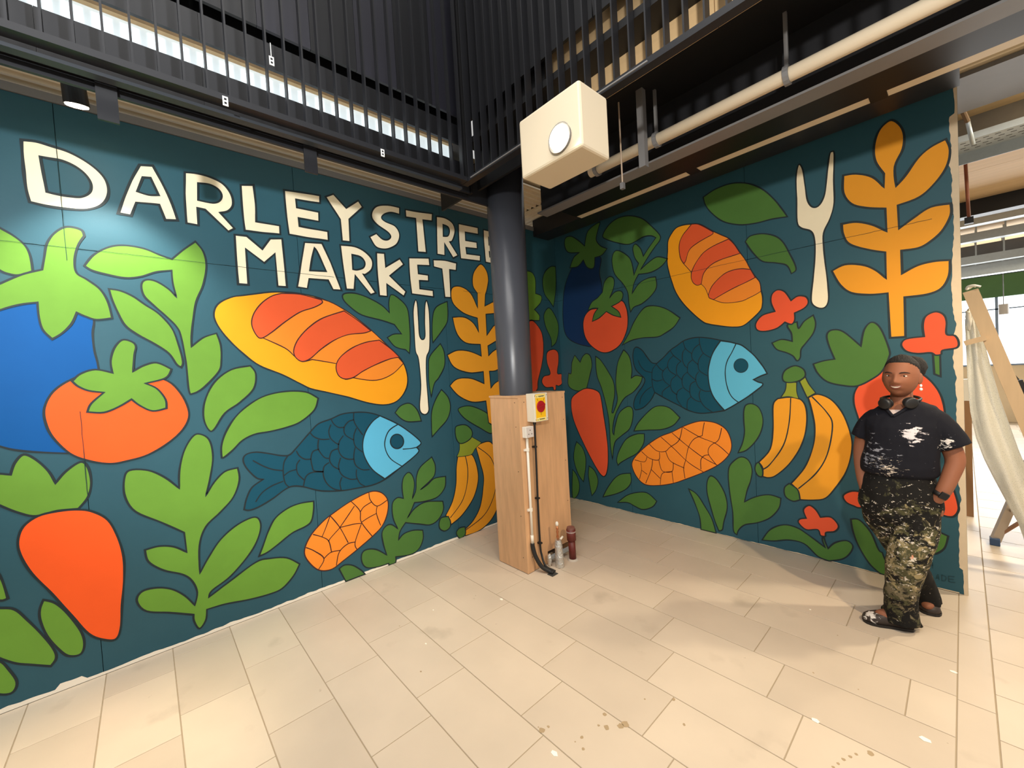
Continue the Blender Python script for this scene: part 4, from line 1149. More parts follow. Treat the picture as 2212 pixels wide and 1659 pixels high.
# ------------------------------------------------------------------ spotlight on the lettering wall
sc_ = hit(165, 222, 0, 0.42)
aim = Vector((0.0, -3.85, 1.35))
sd = (aim - sc_).normalized()
spt = thing('track_spotlight', 'dark track spotlight glowing above the lettering wall', 'spotlight', sc_)
adopt(MB().tube([sc_ - sd * 0.14, sc_ - sd * 0.13, sc_ - sd * 0.0, sc_ + sd * 0.012], [0.03, 0.042, 0.046, 0.046], 24, cap=True).build('can', steel_black, smooth=False), spt)
adopt(MB().tube([sc_ + sd * 0.0125, sc_ + sd * 0.016], 0.041, 24).build('lens', glow), spt)
adopt(MB().obox(sc_ - sd * 0.10 + Vector((0.0, 0, 0)), Vector((sc_.x + 0.06, sc_.y + 0.02, DECK + 0.0)), 0.018, 0.012).build('arm', steel_grey), spt)
adopt(MB().box(sc_.x + 0.02, sc_.x + 0.12, sc_.y - 0.10, sc_.y + 0.0, 3.16, DECK + 0.0).build('gear_box', steel_grey), spt)
sl = light('spotlight_lamp', 'SPOT', sc_ + sd * 0.05, 85, (1.0, 0.97, 0.88), aim, spot_size=1.5, spot_blend=0.6, shadow_soft_size=0.03)
r_e = sl.rotation_euler.copy()
adopt(sl, spt)
sl.rotation_euler = r_e

# ------------------------------------------------------------------ the hall beyond the end of the fish wall
clt = thing('ceiling_timber', 'pale timber ceiling of the hall beyond', None, (4, 4, 3.5))
tag(clt, 'pale laminated timber ceiling of the hall beyond the wall', kind='structure')
for k in range(8):
    y0 = 0.75 + k * 1.2
    adopt(MB().box(0.5, 7.5, y0, y0 + 1.195, 3.5, 3.56).build('ceiling_panel', timber), clt)
tray_like('steel_beam', 'rusty grey steel beam crossing below the timber ceiling', [('web', 0.5, 7.5, 1.50, 1.52, 3.34, 3.5), ('lower_flange', 0.5, 7.5, 1.44, 1.58, 3.325, 3.339)], mat('weathered_steel', (104, 98, 90), rough=0.6, var=0.3, scale=6))
tray_like('steel_beam', 'black steel beam across the hall below the timber ceiling', [('web', 0.5, 7.5, 4.50, 4.54, 3.30, 3.5), ('lower_flange', 0.5, 7.5, 4.42, 4.62, 3.285, 3.299)], steel_black)
ct = thing('cable_tray', 'perforated galvanised cable tray under the timber ceiling', 'cable tray', (4, 1.3, 3.2))
adopt(MB().box(0.5, 7.5, 1.16, 1.46, 3.2, 3.202).build('tray_floor', galv), ct)
adopt(MB().box(0.5, 7.5, 1.16, 1.162, 3.202, 3.25).build('tray_side', galv), ct)
adopt(MB().box(0.5, 7.5, 1.458, 1.462, 3.11, 3.25).build('tray_side', galv), ct)
slot_m = mat('tray_slot', (70, 74, 76), rough=0.8)
for k in range(14):
    for j in range(4):
        x0 = 3.3 + 0.06 * k + 0.02 * (j % 2)
        adopt(MB().box(x0, x0 + 0.03, 1.20 + 0.06 * j, 1.208 + 0.06 * j, 3.1985, 3.1999).build('slot', slot_m), ct)
st = thing('tray_bracket', 'bent conduit stub hanging in front of the cable tray', 'conduit', (3.34, 0.9, 3.1))
adopt(MB().tube(crv([hit(2068, 205, 1, 0.80), hit(2078, 235, 1, 0.9), hit(2090, 262, 1, 1.0)]), 0.016, 10).build('sleeve', mat('worn_brown', (120, 96, 70), rough=0.7)), st)
adopt(MB().tube([hit(2090, 262, 1, 1.0), hit(2102, 312, 1, 1.1)], 0.014, 10).build('conduit', galv, smooth=True), st)
for px, yv, z0, z1, m_, lb in ((2087, 2.3, None, None, mat('brown_rod', (128, 66, 36), rough=0.6), 'brown hanger rod dropping below the cable tray'),):
    a_ = hit(px - 3, 342, 1, yv)
    b_ = hit(px + 6, 470, 1, yv)
    rd = thing('drop_rod', lb, 'rod', b_)
    adopt(MB().tube([(a_.x, yv, 3.5), (b_.x, yv, b_.z)], 0.014, 10).build('rod', m_), rd)
    adopt(MB().box(b_.x - 0.03, b_.x + 0.03, yv - 0.03, yv + 0.03, b_.z - 0.06, b_.z).build('clamp', steel_black), rd)
labs = ['upper galvanised tray near the far windows', 'second galvanised tray near the far windows', 'third galvanised tray near the far windows', 'lowest galvanised tray above the green panel']
for i, (yy, pa, pb) in enumerate(((5.6, 455, 476), (6.2, 494, 512), (6.6, 545, 562), (7.0, 566, 590))):
    za, zb = min(3.49, hit(2150, pa, 1, yy).z), hit(2150, pb, 1, yy).z
    tt = thing('far_cable_tray', labs[i], 'cable tray', (3.7, yy, zb))
    adopt(MB().box(1.0, 7.5, yy, yy + 0.18, zb, zb + 0.012).build('tray_floor', galv), tt)
    adopt(MB().box(1.0, 7.5, yy - 0.004, yy, zb, za).build('tray_side', galv), tt)
    for k in range(4):
        x0 = 3.45 + 0.3 * k
        adopt(MB().box(x0, x0 + 0.02, yy + 0.05, yy + 0.07, zb + 0.012, 3.498).build('drop_rod', galv), tt)
tag(MB().box(1.0, 7.5, 6.82, 6.98, hit(2150, 545, 1, 6.82).z, hit(2150, 522, 1, 6.82).z).build('grey_duct', steel_grey), 'plain grey duct among the far cable trays', 'duct')

# far wall with bright windows
YB = 9.0
zg0, zg1, zs = hit(2150, 642, 1, YB).z, hit(2150, 595, 1, YB).z, hit(2150, 790, 1, YB).z
wb = MB().box(0.5, 7.5, YB, YB + 0.1, 0, zs).build('wall_back', mat('cream_wall_paint', (226, 206, 172), rough=0.8))
tag(wb, 'cream low wall under the far windows', kind='structure')
wt = MB().box(0.5, 7.5, YB + 0.02, YB + 0.1, zg1 + 0.001, 3.5).build('wall_back_head', mat('blue_grey_wall', (60, 70, 84), rough=0.8))
tag(wt, 'dark wall above the far windows', kind='structure')
tag(MB().box(0.5, 7.5, YB - 0.03, YB + 0.1, zg0, zg1).build('green_fascia', mat('green_fascia', (66, 108, 62), rough=0.6, var=0.2, scale=2)), 'green fascia board above the far windows', 'fascia')
bright = mat('bright_daylight_glass', (240, 248, 255), rough=0.2, emit=(240, 248, 255), estr=2.6)
w2 = thing('window_2', 'bright far windows', None, (3.7, YB, zs))
tag(w2, 'bright window band in the far wall', kind='structure')
xm = hit(2154, 720, 1, YB).x
fr = mat('blue_grey_frame', (120, 140, 165), rough=0.5)
for k in range(-2, 4):
    adopt(MB().box(xm + k * 0.9 + 0.02, xm + (k + 1) * 0.9 - 0.02, YB + 0.05, YB + 0.06, zs + 0.03, zg0 - 0.001).build('pane', bright), w2)
    adopt(MB().box(xm + k * 0.9 - 0.02, xm + k * 0.9 + 0.02, YB + 0.01, YB + 0.07, zs + 0.001, zg0 - 0.001).build('mullion', fr), w2)
zt = hit(2150, 668, 1, YB).z
adopt(MB().box(0.6, 7.4, YB + 0.01, YB + 0.03, zt - 0.012, zt + 0.012).build('transom', fr), w2)
adopt(MB().box(0.6, 7.4, YB - 0.02, YB + 0.07, zs + 0.001, zs + 0.03).build('sill', fr), w2)
pl = hit(2168, 668, 1, 7.6)
pd_ = thing('pendant_lamp', 'small pale pendant hanging before the far windows', 'lamp', pl)
adopt(MB().tube([(pl.x, 7.6, pl.z - 0.09), (pl.x, 7.6, pl.z + 0.09)], 0.06, 16).build('shade', mat('pale_shade', (190, 184, 176), rough=0.6)), pd_)
adopt(MB().tube([(pl.x, 7.6, pl.z + 0.09), (pl.x, 7.6, 3.5)], 0.006, 6).build('flex', steel_grey), pd_)
light('window_daylight', 'AREA', (4.4, YB - 0.15, 2.0), 170, (0.95, 0.98, 1.0), (4.2, 0, 1.0), shape='RECTANGLE', size=3.5, size_y=1.4)

# leaning timber, netting and step ladder by the wall's end
wood = mat('sawn_softwood', (206, 178, 142), rough=0.75, var=0.15, scale=4, stretch=(6, 6, 0.6))
a_ = hit(2096, 628, 1, 0.55)
dz = a_.z
b_ = Vector((a_.x + 0.255 * dz, 0.60, 0.02))
plk = thing('leaning_plank', 'long pale softwood plank leaning towards the wall end with a black scrawl', 'plank', b_)
adopt(MB().obox(b_, a_, 0.075, 0.03, up=(0, 1, 0)).build('board', wood), plk)
q0 = b_.lerp(a_, 0.47)
dpl = (a_ - b_).normalized()
scrawl = MB()
pts = [q0 + dpl * (-0.11 * i / 24) + Vector((-0.008 + 0.010 * math.sin(i * 1.9), -0.0165, 0.004 * math.cos(i * 2.6))) for i in range(25)]
scrawl.tube(pts, 0.0016, 6)
adopt(scrawl.build('pencil_scrawl', ink_m), plk)
c0 = hit(2083, 742, 1, 0.525)
tag(MB().obox(c0, Vector((c0.x + 0.10, 0.525, c0.z + 0.03)), 0.02, 0.035).build('timber_cleat', wood), 'short timber cleat nailed across the leaning plank', 'cleat')
bl0 = hit(2182, 822, 1, 0.75)
bt = thing('black_batten', 'black batten leaning behind the pale plank', 'batten', (bl0.x + 0.25, 0.75, 0))
adopt(MB().obox((bl0.x + 0.255 * bl0.z + 0.03, 0.78, 0.01), (bl0.x + 0.03, 0.75, bl0.z), 0.05, 0.05, up=(0, 1, 0)).build('shaft', steel_black), bt)
adopt(MB().obox((bl0.x + 0.028, 0.75, bl0.z), (bl0.x + 0.012, 0.75, bl0.z + 0.03), 0.03, 0.03, up=(0, 1, 0)).build('end_lug', steel_black), bt)

net = bpy.data.materials.new('white_debris_netting')
net.use_nodes = True
nt = net.node_tree
nb = nt.nodes['Principled BSDF']
nb.inputs['Base Color'].default_value = lin((242, 240, 230))
nb.inputs['Roughness'].default_value = 0.6
tcn = nt.nodes.new('ShaderNodeTexCoord')
ck = nt.nodes.new('ShaderNodeTexVoronoi')
ck.inputs['Scale'].default_value = 130
nt.links.new(tcn.outputs['Object'], ck.inputs['Vector'])
mrn = nt.nodes.new('ShaderNodeMapRange')
mrn.inputs[1].default_value = 0.15
mrn.inputs[2].default_value = 0.30
mrn.inputs[3].default_value = 0.55
mrn.inputs[4].default_value = 1.0
nt.links.new(ck.outputs['Distance'], mrn.inputs[0])
tl = nt.nodes.new('ShaderNodeBsdfTranslucent')
tl.inputs[0].default_value = lin((246, 244, 236))
ms = nt.nodes.new('ShaderNodeMixShader')
ms.inputs[0].default_value = 0.5
nt.links.new(nb.outputs[0], ms.inputs[1])
nt.links.new(tl.outputs[0], ms.inputs[2])
tp = nt.nodes.new('ShaderNodeBsdfTransparent')
m2 = nt.nodes.new('ShaderNodeMixShader')
nt.links.new(mrn.outputs[0], m2.inputs[0])
nt.links.new(tp.outputs[0], m2.inputs[1])
nt.links.new(ms.outputs[0], m2.inputs[2])
nt.links.new(m2.outputs[0], nt.nodes['Material Output'].inputs[0])
leftE = [(2084, 690), (2087, 760), (2090, 830), (2096, 890), (2108, 945), (2125, 990), (2148, 1035), (2175, 1085), (2200, 1130), (2225, 1200), (2250, 1300)]
rightE = [(2108, 660), (2122, 720), (2140, 790), (2160, 860), (2180, 915), (2200, 970), (2225, 1030), (2252, 1090), (2280, 1150), (2310, 1220), (2340, 1300)]
vs, fs2 = [], []
NU, NVv = 18, 60
for j in range(NVv + 1):
    t_ = j / NVv * (len(leftE) - 1)
    i0 = min(int(t_), len(leftE) - 2)
    fr_ = t_ - i0
    l = [leftE[i0][k] * (1 - fr_) + leftE[i0 + 1][k] * fr_ for k in (0, 1)]
    r = [rightE[i0][k] * (1 - fr_) + rightE[i0 + 1][k] * fr_ for k in (0, 1)]
    for i in range(NU + 1):
        s = i / NU
        fold = 0.03 * math.sin(s * 9 + j * 0.05) + 0.02 * noise.noise(Vector((s * 4, j * 0.08, 2)))
        q = hit(l[0] * (1 - s) + r[0] * s, l[1] * (1 - s) + r[1] * s, 1, 0.70 + fold - 0.03 * s)
        vs.append((q.x, q.y, max(q.z, 0.01)))
for j in range(NVv):
    for i in range(NU):
        k0 = j * (NU + 1) + i
        fs2.append((k0, k0 + 1, k0 + NU + 2, k0 + NU + 1))
ns = link_mesh('debris_netting', vs, fs2, net, None, None, True)
tag(ns, 'white mesh netting draped from the leaning plank', 'netting')
sm_ = ns.modifiers.new('t', 'SOLIDIFY')
sm_.thickness = 0.0015
clear = mat('clear_plastic', (225, 220, 205), rough=0.15, spec=0.8, bump=0.6, bscale=40)
bw = MB().ball(hit(2092, 690, 1, 0.62), 0.016, 0.02, 0.075, 14, 12, disp=lambda p: p * (1 + 0.35 * noise.noise(p * 45)))
tag(bw.build('plastic_wrap', clear, smooth=True), 'bunched clear plastic wrap tucked behind the plank top', 'wrap')
tie = MB()
tc0 = hit(2092, 622, 1, 0.55)
tie.tube(crv([tc0 + Vector((0.03 * math.cos(k * 0.9) + 0.006 * k, -0.03 + 0.03 * math.sin(k * 0.9), 0.010 * math.sin(k * 1.7))) for k in range(7)]), 0.007, 8)
tag(tie.build('white_tie', white_pl, smooth=True), 'knotted white tie around the plank top', 'tie')

lf = Vector((3.432, 1.12, 0.0))
alu = mat('aluminium', (186, 172, 156), rough=0.4, metal=0.5)
blue_foot = mat('blue_foot', (58, 84, 120), rough=0.5)
ld = thing('step_ladder', 'aluminium step ladder standing on blue feet behind the netting', 'ladder', lf)
tops = Vector((3.80, 1.28, 1.30))
for off in (Vector((0, 0, 0)), Vector((0.62, 0.10, 0))):
    a1 = lf + off + Vector((0.004, 0, 0.03))
    b1 = tops + off * 0.55
    adopt(MB().obox(a1, b1, 0.03, 0.055).build('stile', alu), ld)
    adopt(MB().box(lf.x + off.x - 0.024, lf.x + off.x + 0.030, lf.y + off.y - 0.035, lf.y + off.y + 0.035, 0.0005, 0.055).build('foot', blue_foot, bevel=0.004), ld)
for t_ in (0.22, 0.45, 0.68, 0.9):
    a1 = lf.lerp(tops, t_)
    b1 = (lf + Vector((0.62, 0.1, 0))).lerp(tops + Vector((0.34, 0.055, 0)), t_)
    adopt(MB().obox(a1, b1, 0.07, 0.022).build('tread', alu), ld)
adopt(MB().obox(lf.lerp(tops, 0.07) + Vector((0.01, 0, 0)), lf.lerp(tops, 0.22) + Vector((0.13, 0.02, 0)), 0.02, 0.02).build('brace', mat('worn_alu', (150, 112, 86), rough=0.5, metal=0.3)), ld)
# timber stud standing behind the wall end
sd0 = hit(2096, 1116, 2, 0.0)
sd1 = hit(2093, 866, 1, sd0.y).z
stud = thing('timber_stud', 'brown timber stud with a white head behind the wall end', 'stud', (sd0.x, sd0.y, 0))
wx = 0.022
adopt(MB().box(sd0.x - wx, sd0.x + wx, sd0.y, sd0.y + 0.05, 0.0, sd1).build('stud', mat('brown_stud', (150, 112, 76), rough=0.7)), stud)
adopt(MB().box(sd0.x - wx - 0.006, sd0.x - wx - 0.001, sd0.y - 0.002, sd0.y + 0.05, 0.0, sd1 + 0.3).build('white_lining', white_pl), stud)
adopt(MB().box(sd0.x - wx, sd0.x + wx + 0.02, sd0.y, sd0.y + 0.05, sd1 + 0.001, sd1 + 0.2).build('white_head', white_pl), stud)

# scraps of paper and tape on the tiles
for i, (sx_, sy_, lb) in enumerate(((1083, 1295, 'white paper square on the tiles near the plywood boxing'), (920, 1391, 'tiny white paper fleck on the tiles towards the lettering wall'),
                                   (1197, 1628, 'white paper square beside the brown floor stains'), (1762, 1557, 'white paper chip on the tiles in front of the person'),
                                   (1998, 1598, 'torn white paper shred on a scuffed tile'), (2060, 1452, 'pale paper shred on the border strip of tiles'),
                                   (936, 1318, 'white crumb on the tile below the painted corn'), (1750, 1317, 'small white crumb on the tile left of the person'))):
    q = hit(sx_, sy_, 2, 0)
    r0 = (0.016, 0.008, 0.019, 0.018, 0.020, 0.014, 0.006, 0.007)[i]
    a0 = random.random() * 3
    mbp = MB()
    ring = [(q.x + r0 * (0.8 + 0.4 * random.random()) * math.cos(a0 + k * PI / 2.5), q.y + r0 * (0.5 + 0.3 * random.random()) * math.sin(a0 + k * PI / 2.5)) for k in range(5)]
    mbp.rings([[(x, yv, 0.0004) for x, yv in ring], [(x, yv, 0.0022) for x, yv in ring]], 5)
    tag(mbp.build('paper_scrap', paper_m), lb, 'scrap', 'paper scraps on the tiles')
# unseen ceiling lamps added to brighten the hall beyond the wall
for i, (lx, ly) in enumerate(((4.6, 0.9), (4.9, 3.6))):
    hl = thing('hall_fill_lamp', ('added round ceiling lamp brightening the hall over the ladder', 'added round ceiling lamp brightening the hall behind the ladder')[i], 'lamp', (lx, ly, 3.44))
    adopt(MB().tube([(lx, ly, 3.44), (lx, ly, 3.498)], 0.09, 20).build('casing', white_pl), hl)
    o_ = light('hall_fill', 'AREA', (lx, ly, 3.42), 80, (1.0, 0.86, 0.64), (lx - 0.5, ly - 0.1, 0), shape='DISK', size=0.16)
    r_e = o_.rotation_euler.copy()
    adopt(o_, hl)
    o_.rotation_euler = r_e

# dried drops and boot marks on the tiles
stain_m = mat('dried_brown_drops', (166, 144, 112), rough=0.7, var=0.2, scale=40)
for (ox_, oy_, sc2), lst in (((700, 1200, 2.765), ((1300, 1045, 13), (1340, 1022, 6), (1280, 1025, 3), (1640, 1015, 5), (1688, 1028, 11), (1770, 1018, 12), (1800, 1008, 14), (1540, 1085, 7), (1548, 1155, 6), (1500, 1112, 3), (1915, 858, 4), (2150, 1010, 6), (578, 693, 5), (450, 421, 4), (905, 240, 3), (1828, 125, 5), (1675, 950, 9), (2088, 860, 7))),
                            ((1400, 1200, 2.724), ((1310, 1165, 11), (1190, 1185, 6), (1150, 1200, 6), (1120, 1225, 5), (1090, 1245, 5), (1225, 1170, 5), (972, 690, 4), (1237, 788, 3), (1115, 470, 3)))):
    for x, yv, r in lst:
        q = hit(ox_ + x / sc2, oy_ + yv / sc2, 2, 0)
        rr_ = r / sc2 * 0.0030
        a0 = random.random() * 6
        ring = [(q.x + rr_ * (0.75 + 0.5 * random.random()) * math.cos(a0 + k * PI / 5), q.y + rr_ * (0.75 + 0.5 * random.random()) * math.sin(a0 + k * PI / 5)) for k in range(10)]
        mbs = MB()
        mbs.rings([[(u_, v_, 0.0001) for u_, v_ in ring], [(u_, v_, 0.0005) for u_, v_ in ring]], 10)
        mbs.build('stain', stain_m, floor)

# ------------------------------------------------------------------ person
from mathutils.bvhtree import BVHTree
skin = mat('brown_skin', (138, 88, 64), rough=0.62, spec=0.3, var=0.08, scale=12)
hair_m = mat('black_hair', (20, 17, 17), rough=0.75, bump=1.0, bscale=160)
P0 = Vector((3.03, -0.60, 0))
per = thing('person', 'person in paint-splashed black clothes standing with crossed legs and hands in pockets', 'person', P0)


def oval(c, rx, ry, n=28, ex=2.3, tilt=0.0, lean=0.0):
    out = []
    for k in range(n):
        a = 2 * PI * k / n
        ca, sa = math.cos(a), math.sin(a)
        x = rx * math.copysign(abs(ca) ** (2 / ex), ca)
        yv = ry * math.copysign(abs(sa) ** (2 / ex), sa)
        out.append((c[0] + x, c[1] + yv, c[2] + tilt * x + lean * yv))
    return out


HR = Matrix.Rotation(math.radians(-9), 3, 'Z') @ Matrix.Rotation(math.radians(3), 3, 'Y')
HC = Vector((3.052, -0.612, 1.432))


def g(x, z, cx, cz, sx, sz):
    return math.exp(-((x - cx) / sx) ** 2 - ((z - cz) / sz) ** 2)


def face(p):
    x, yv, z = p
    if z < 0:
        t = (-z / 0.116)
        x *= 1 - 0.09 * t ** 2
        yv *= 1 - 0.10 * t ** 2
    if z > 0.02:
        x *= 1.0 - 0.05 * (z / 0.116)
    if yv < 0:
        w = min(1.0, -yv / 0.05)
        d = 0.0
        d += 0.019 * g(x, z, 0, -0.027, 0.016, 0.015) + 0.009 * g(x, z, 0, -0.005, 0.009, 0.024)
        d += 0.009 * (g(x, z, 0.017, -0.031, 0.009, 0.009) + g(x, z, -0.017, -0.031, 0.009, 0.009))
        d -= 0.008 * (g(x, z, 0.032, 0.006, 0.018, 0.012) + g(x, z, -0.032, 0.006, 0.018, 0.012))
        d += 0.004 * (g(x, z, 0.032, 0.026, 0.022, 0.009) + g(x, z, -0.032, 0.026, 0.022, 0.009))
        d += 0.008 * g(x, z, 0, -0.056, 0.028, 0.014)
        d -= 0.004 * g(x, z, 0, -0.075, 0.02, 0.007)
        d += 0.009 * g(x, z, 0, -0.098, 0.022, 0.014)
        d += 0.006 * (g(x, z, 0.045, -0.030, 0.018, 0.020) + g(x, z, -0.045, -0.030, 0.018, 0.020))
        yv -= d * w
    return Vector((x, yv, z))


body = MB()
body.ball(HC, 0.077, 0.097, 0.116, 72, 56, rot=HR, disp=face)
neck = [oval((3.048, -0.575 + 0.01 * k, 1.24 + 0.04 * k), 0.052 - 0.002 * k, 0.055, 28, 2.0) for k in range(4)]
body.rings(neck, 28)
body.rings([oval((3.03, -0.585, 0.80), 0.13, 0.09), oval((3.03, -0.59, 0.95), 0.12, 0.085), oval((3.045, -0.59, 1.12), 0.13, 0.085), oval((3.05, -0.588, 1.21), 0.125, 0.088), oval((3.048, -0.585, 1.245), 0.085, 0.072), oval((3.048, -0.58, 1.275), 0.055, 0.055)], 28)
armR = [(3.155, -0.585, 1.215), (3.205, -0.58, 1.12), (3.240, -0.575, 1.03), (3.252, -0.585, 0.965), (3.236, -0.61, 0.90), (3.214, -0.64, 0.83), (3.194, -0.652, 0.785), (3.168, -0.648, 0.745)]
armL = [(2.935, -0.585, 1.205), (2.895, -0.575, 1.12), (2.874, -0.565, 1.03), (2.866, -0.57, 0.96), (2.868, -0.59, 0.90), (2.876, -0.615, 0.83), (2.884, -0.63, 0.785), (2.892, -0.64, 0.745)]
for arm in (armR, armL):
    body.tube(smooth_open([Vector(p) for p in arm], 3), [min(0.040 + 0.0012 * i, 0.050 - 0.0011 * i) for i in range(22)], 20)
for arm, sx in ((armR, -1), (armL, 1)):          # hands, inside the pockets
    w = Vector(arm[-1])
    body.ball(w + Vector((0.004 * sx, 0.0, -0.03)), 0.026, 0.016, 0.04, 14, 10)
    for j in range(4):
        b0 = w + Vector((sx * (-0.018 + 0.012 * j), 0.0, -0.055))
        ln = (0.055, 0.066, 0.07, 0.062)[j]
        body.tube([b0, b0 + Vector((0.004 * sx, 0.004, -ln * 0.5)), b0 + Vector((0.010 * sx, 0.014, -ln))], [0.0085, 0.008, 0.0065], 10)
    body.tube([w + Vector((sx * -0.02, -0.004, -0.02)), w + Vector((sx * -0.032, -0.008, -0.045)), w + Vector((sx * -0.030, -0.006, -0.07))], [0.010, 0.009, 0.007], 10)
legF = [(3.105, -0.60, 0.78), (3.095, -0.635, 0.58), (3.060, -0.685, 0.42), (3.035, -0.685, 0.26), (3.028, -0.665, 0.075)]
legB = [(2.955, -0.585, 0.78), (2.975, -0.565, 0.58), (3.035, -0.50, 0.40), (3.090, -0.40, 0.22), (3.112, -0.335, 0.075)]
for leg in (legF, legB):
    body.tube(smooth_open([Vector(p) for p in leg], 4), [0.075 - 0.0026 * i for i in range(17)], 20)
# insteps inside the clogs
body.ball((2.985, -0.688, 0.055), 0.07, 0.036, 0.036, 20, 12, rot=Matrix.Rotation(math.radians(21), 3, 'Z'))
body.ball((3.124, -0.365, 0.05), 0.034, 0.07, 0.03, 20, 12)
bd = body.build('body', skin)
remesh(bd, 0.0042, 2, 0.5)
adopt(bd, per)


def on_head(x, z, out=0.0):
    """a point on the face surface in head-local x, z"""
    n2 = 1 - (x / 0.077) ** 2 - (z / 0.116) ** 2
    p = face(Vector((x, -0.097 * math.sqrt(max(n2, 0.01)), z)))
    return HC + HR @ (p + Vector((0, -out, 0)))


# hair: close-combed cap with a puff behind
hair = MB()


def hcap(p):
    x, yv, z = p
    line = 0.078 - 0.38 * max(0.0, yv + 0.02) - (0.75 * max(0.0, abs(x) - 0.040))
    k = 1.0
    if yv < 0.02 and z < line:
        k = 0.90
    if z < -0.05:
        k = 0.88
    q = Vector((x, yv, z)) * k
    return q + q.normalized() * 0.003 * noise.noise(q * 70) if k == 1.0 else q


hair.ball(HC + HR @ Vector((0, 0.004, 0.004)), 0.0805, 0.100, 0.1185, 64, 48, rot=HR, disp=hcap)
hair.ball(HC + Vector((0.042, 0.070, 0.045)), 0.062, 0.060, 0.064, 32, 24, disp=lambda p: p * (1 + 0.07 * noise.noise(p * 55)))
adopt(hair.build('hair', hair_m, smooth=True), per)
eye_w = mat('eye_white', (214, 202, 192), rough=0.3)
iris = mat('dark_iris', (30, 18, 14), rough=0.25)
brow = mat('dark_brow', (34, 24, 20), rough=0.8)
for s in (-1, 1):
    e = on_head(0.032 * s, 0.006, -0.006)
    eo = adopt(MB().ball(e, 0.0125, 0.009, 0.0062, 16, 10, rot=HR).build('eye', eye_w, smooth=True), per)
    io = MB().ball(e + HR @ Vector((0, -0.0052, 0)), 0.0058, 0.005, 0.0056, 12, 8, rot=HR).build('iris', iris, smooth=True)
    io.parent = eo
    adopt(MB().tube([on_head(0.032 * s + dx, 0.0115 - 30 * dx * dx, 0.0012) for dx in (-0.013, -0.007, 0, 0.007, 0.013)], [0.001, 0.002, 0.0022, 0.002, 0.001], 8).build('eyelid', skin, smooth=True), per)
    adopt(MB().tube([on_head(0.034 * s + dx, 0.026 - 14 * dx * dx, 0.001) for dx in (-0.019, -0.01, 0, 0.01, 0.019)], [0.0015, 0.003, 0.0032, 0.0026, 0.0012], 8).build('eyebrow', brow, smooth=True), per)
    ep = HC + HR @ Vector((0.075 * s, 0.012, -0.012))
    adopt(MB().ball(ep, 0.010, 0.018, 0.031, 16, 12, rot=HR @ Matrix.Rotation(math.radians(-22 * s), 3, 'Z')).build('ear', skin, smooth=True), per)
pearl = mat('pearl_earring', (250, 240, 228), rough=0.15)
ear0 = HC + HR @ Vector((0.082, 0.004, -0.050))
adopt(MB().ball(ear0, 0.006, 0.006, 0.008, 12, 8).ball(ear0 + Vector((0, 0, -0.020)), 0.0075, 0.0075, 0.0085, 12, 8).build('earring', pearl, smooth=True), per)
lip = mat('lips', (122, 66, 54), rough=0.4)
teeth = mat('teeth', (236, 226, 210), rough=0.3)
xs = [-0.026, -0.019, -0.010, 0, 0.010, 0.019, 0.026]
adopt(MB().tube([on_head(x, -0.0500 + 7 * x * x, 0.0012) for x in xs], [0.001, 0.0026, 0.0032, 0.0028, 0.0032, 0.0026, 0.001], 8).build('upper_lip', lip, smooth=True), per)
adopt(MB().tube([on_head(x, -0.0640 + 24 * x * x, 0.0012) for x in xs], [0.001, 0.003, 0.004, 0.0042, 0.004, 0.003, 0.001], 8).build('lower_lip', lip, smooth=True), per)
tv, tf = [], []
for i, x in enumerate([-0.021 + 0.0042 * k for k in range(11)]):
    tv += [on_head(x, -0.0515 + 7 * x * x, 0.0016), on_head(x, -0.0605 + 22 * x * x, 0.0016)]
for i in range(10):
    tf.append((2 * i, 2 * i + 1, 2 * i + 3, 2 * i + 2))
th = link_mesh('teeth', tv, tf, teeth)
th.modifiers.new('t', 'SOLIDIFY').thickness = 0.003
adopt(th, per)

# clothes
shirt_m = splatter('paint_splashed_navy_shirt', (17, 18, 27), [
    ((212, 204, 208), 20, 0.56, 0.60, 1.0, (1, 1, 2.6), ((3.10, -0.72, 1.115), 0.11, 0.17, -0.22)),
    ((140, 142, 152), 26, 0.56, 0.64, 5.0, (1, 1, 2.0), ((2.93, -0.70, 0.98), 0.15, 0.11, -0.12)),
    ((226, 212, 196), 40, 0.60, 0.64, 8.0, (1, 1, 3.0), ((2.99, -0.72, 0.92), 0.13, 0.10, -0.14)),
    ((222, 216, 212), 30, 0.56, 0.60, 11.0, (1, 1, 2.0), ((3.225, -0.65, 1.065), 0.06, 0.16, -0.2)),
    ((190, 188, 190), 60, 0.70, 0.72, 15.0, (1, 1, 1), None)])
trou_m = splatter('paint_splashed_black_trousers', (19, 18, 17), [
    ((74, 72, 48), 14, 0.50, 0.58, 2.0, (1, 1, 1), ((3.05, -0.72, 0.38), 0.50, 0.13, -0.14)),
    ((150, 136, 100), 19, 0.55, 0.64, 4.0, (1, 1, 1.2), ((3.06, -0.74, 0.42), 0.45, 0.12, -0.16)),
    ((112, 102, 80), 26, 0.58, 0.66, 7.0, (1, 1, 1), ((3.02, -0.74, 0.26), 0.40, 0.12, -0.12)),
    ((20, 18, 17), 24, 0.57, 0.62, 17.0, (1, 1, 1), None),
    ((214, 204, 190), 44, 0.62, 0.66, 9.0, (1, 1, 1.6), ((3.03, -0.7, 0.5), 0.5, 0.07, -0.06)),
    ((214, 150, 120), 36, 0.68, 0.71, 13.0, (1, 1, 1), ((3.0, -0.7, 0.4), 0.4, 0.05, -0.05))])


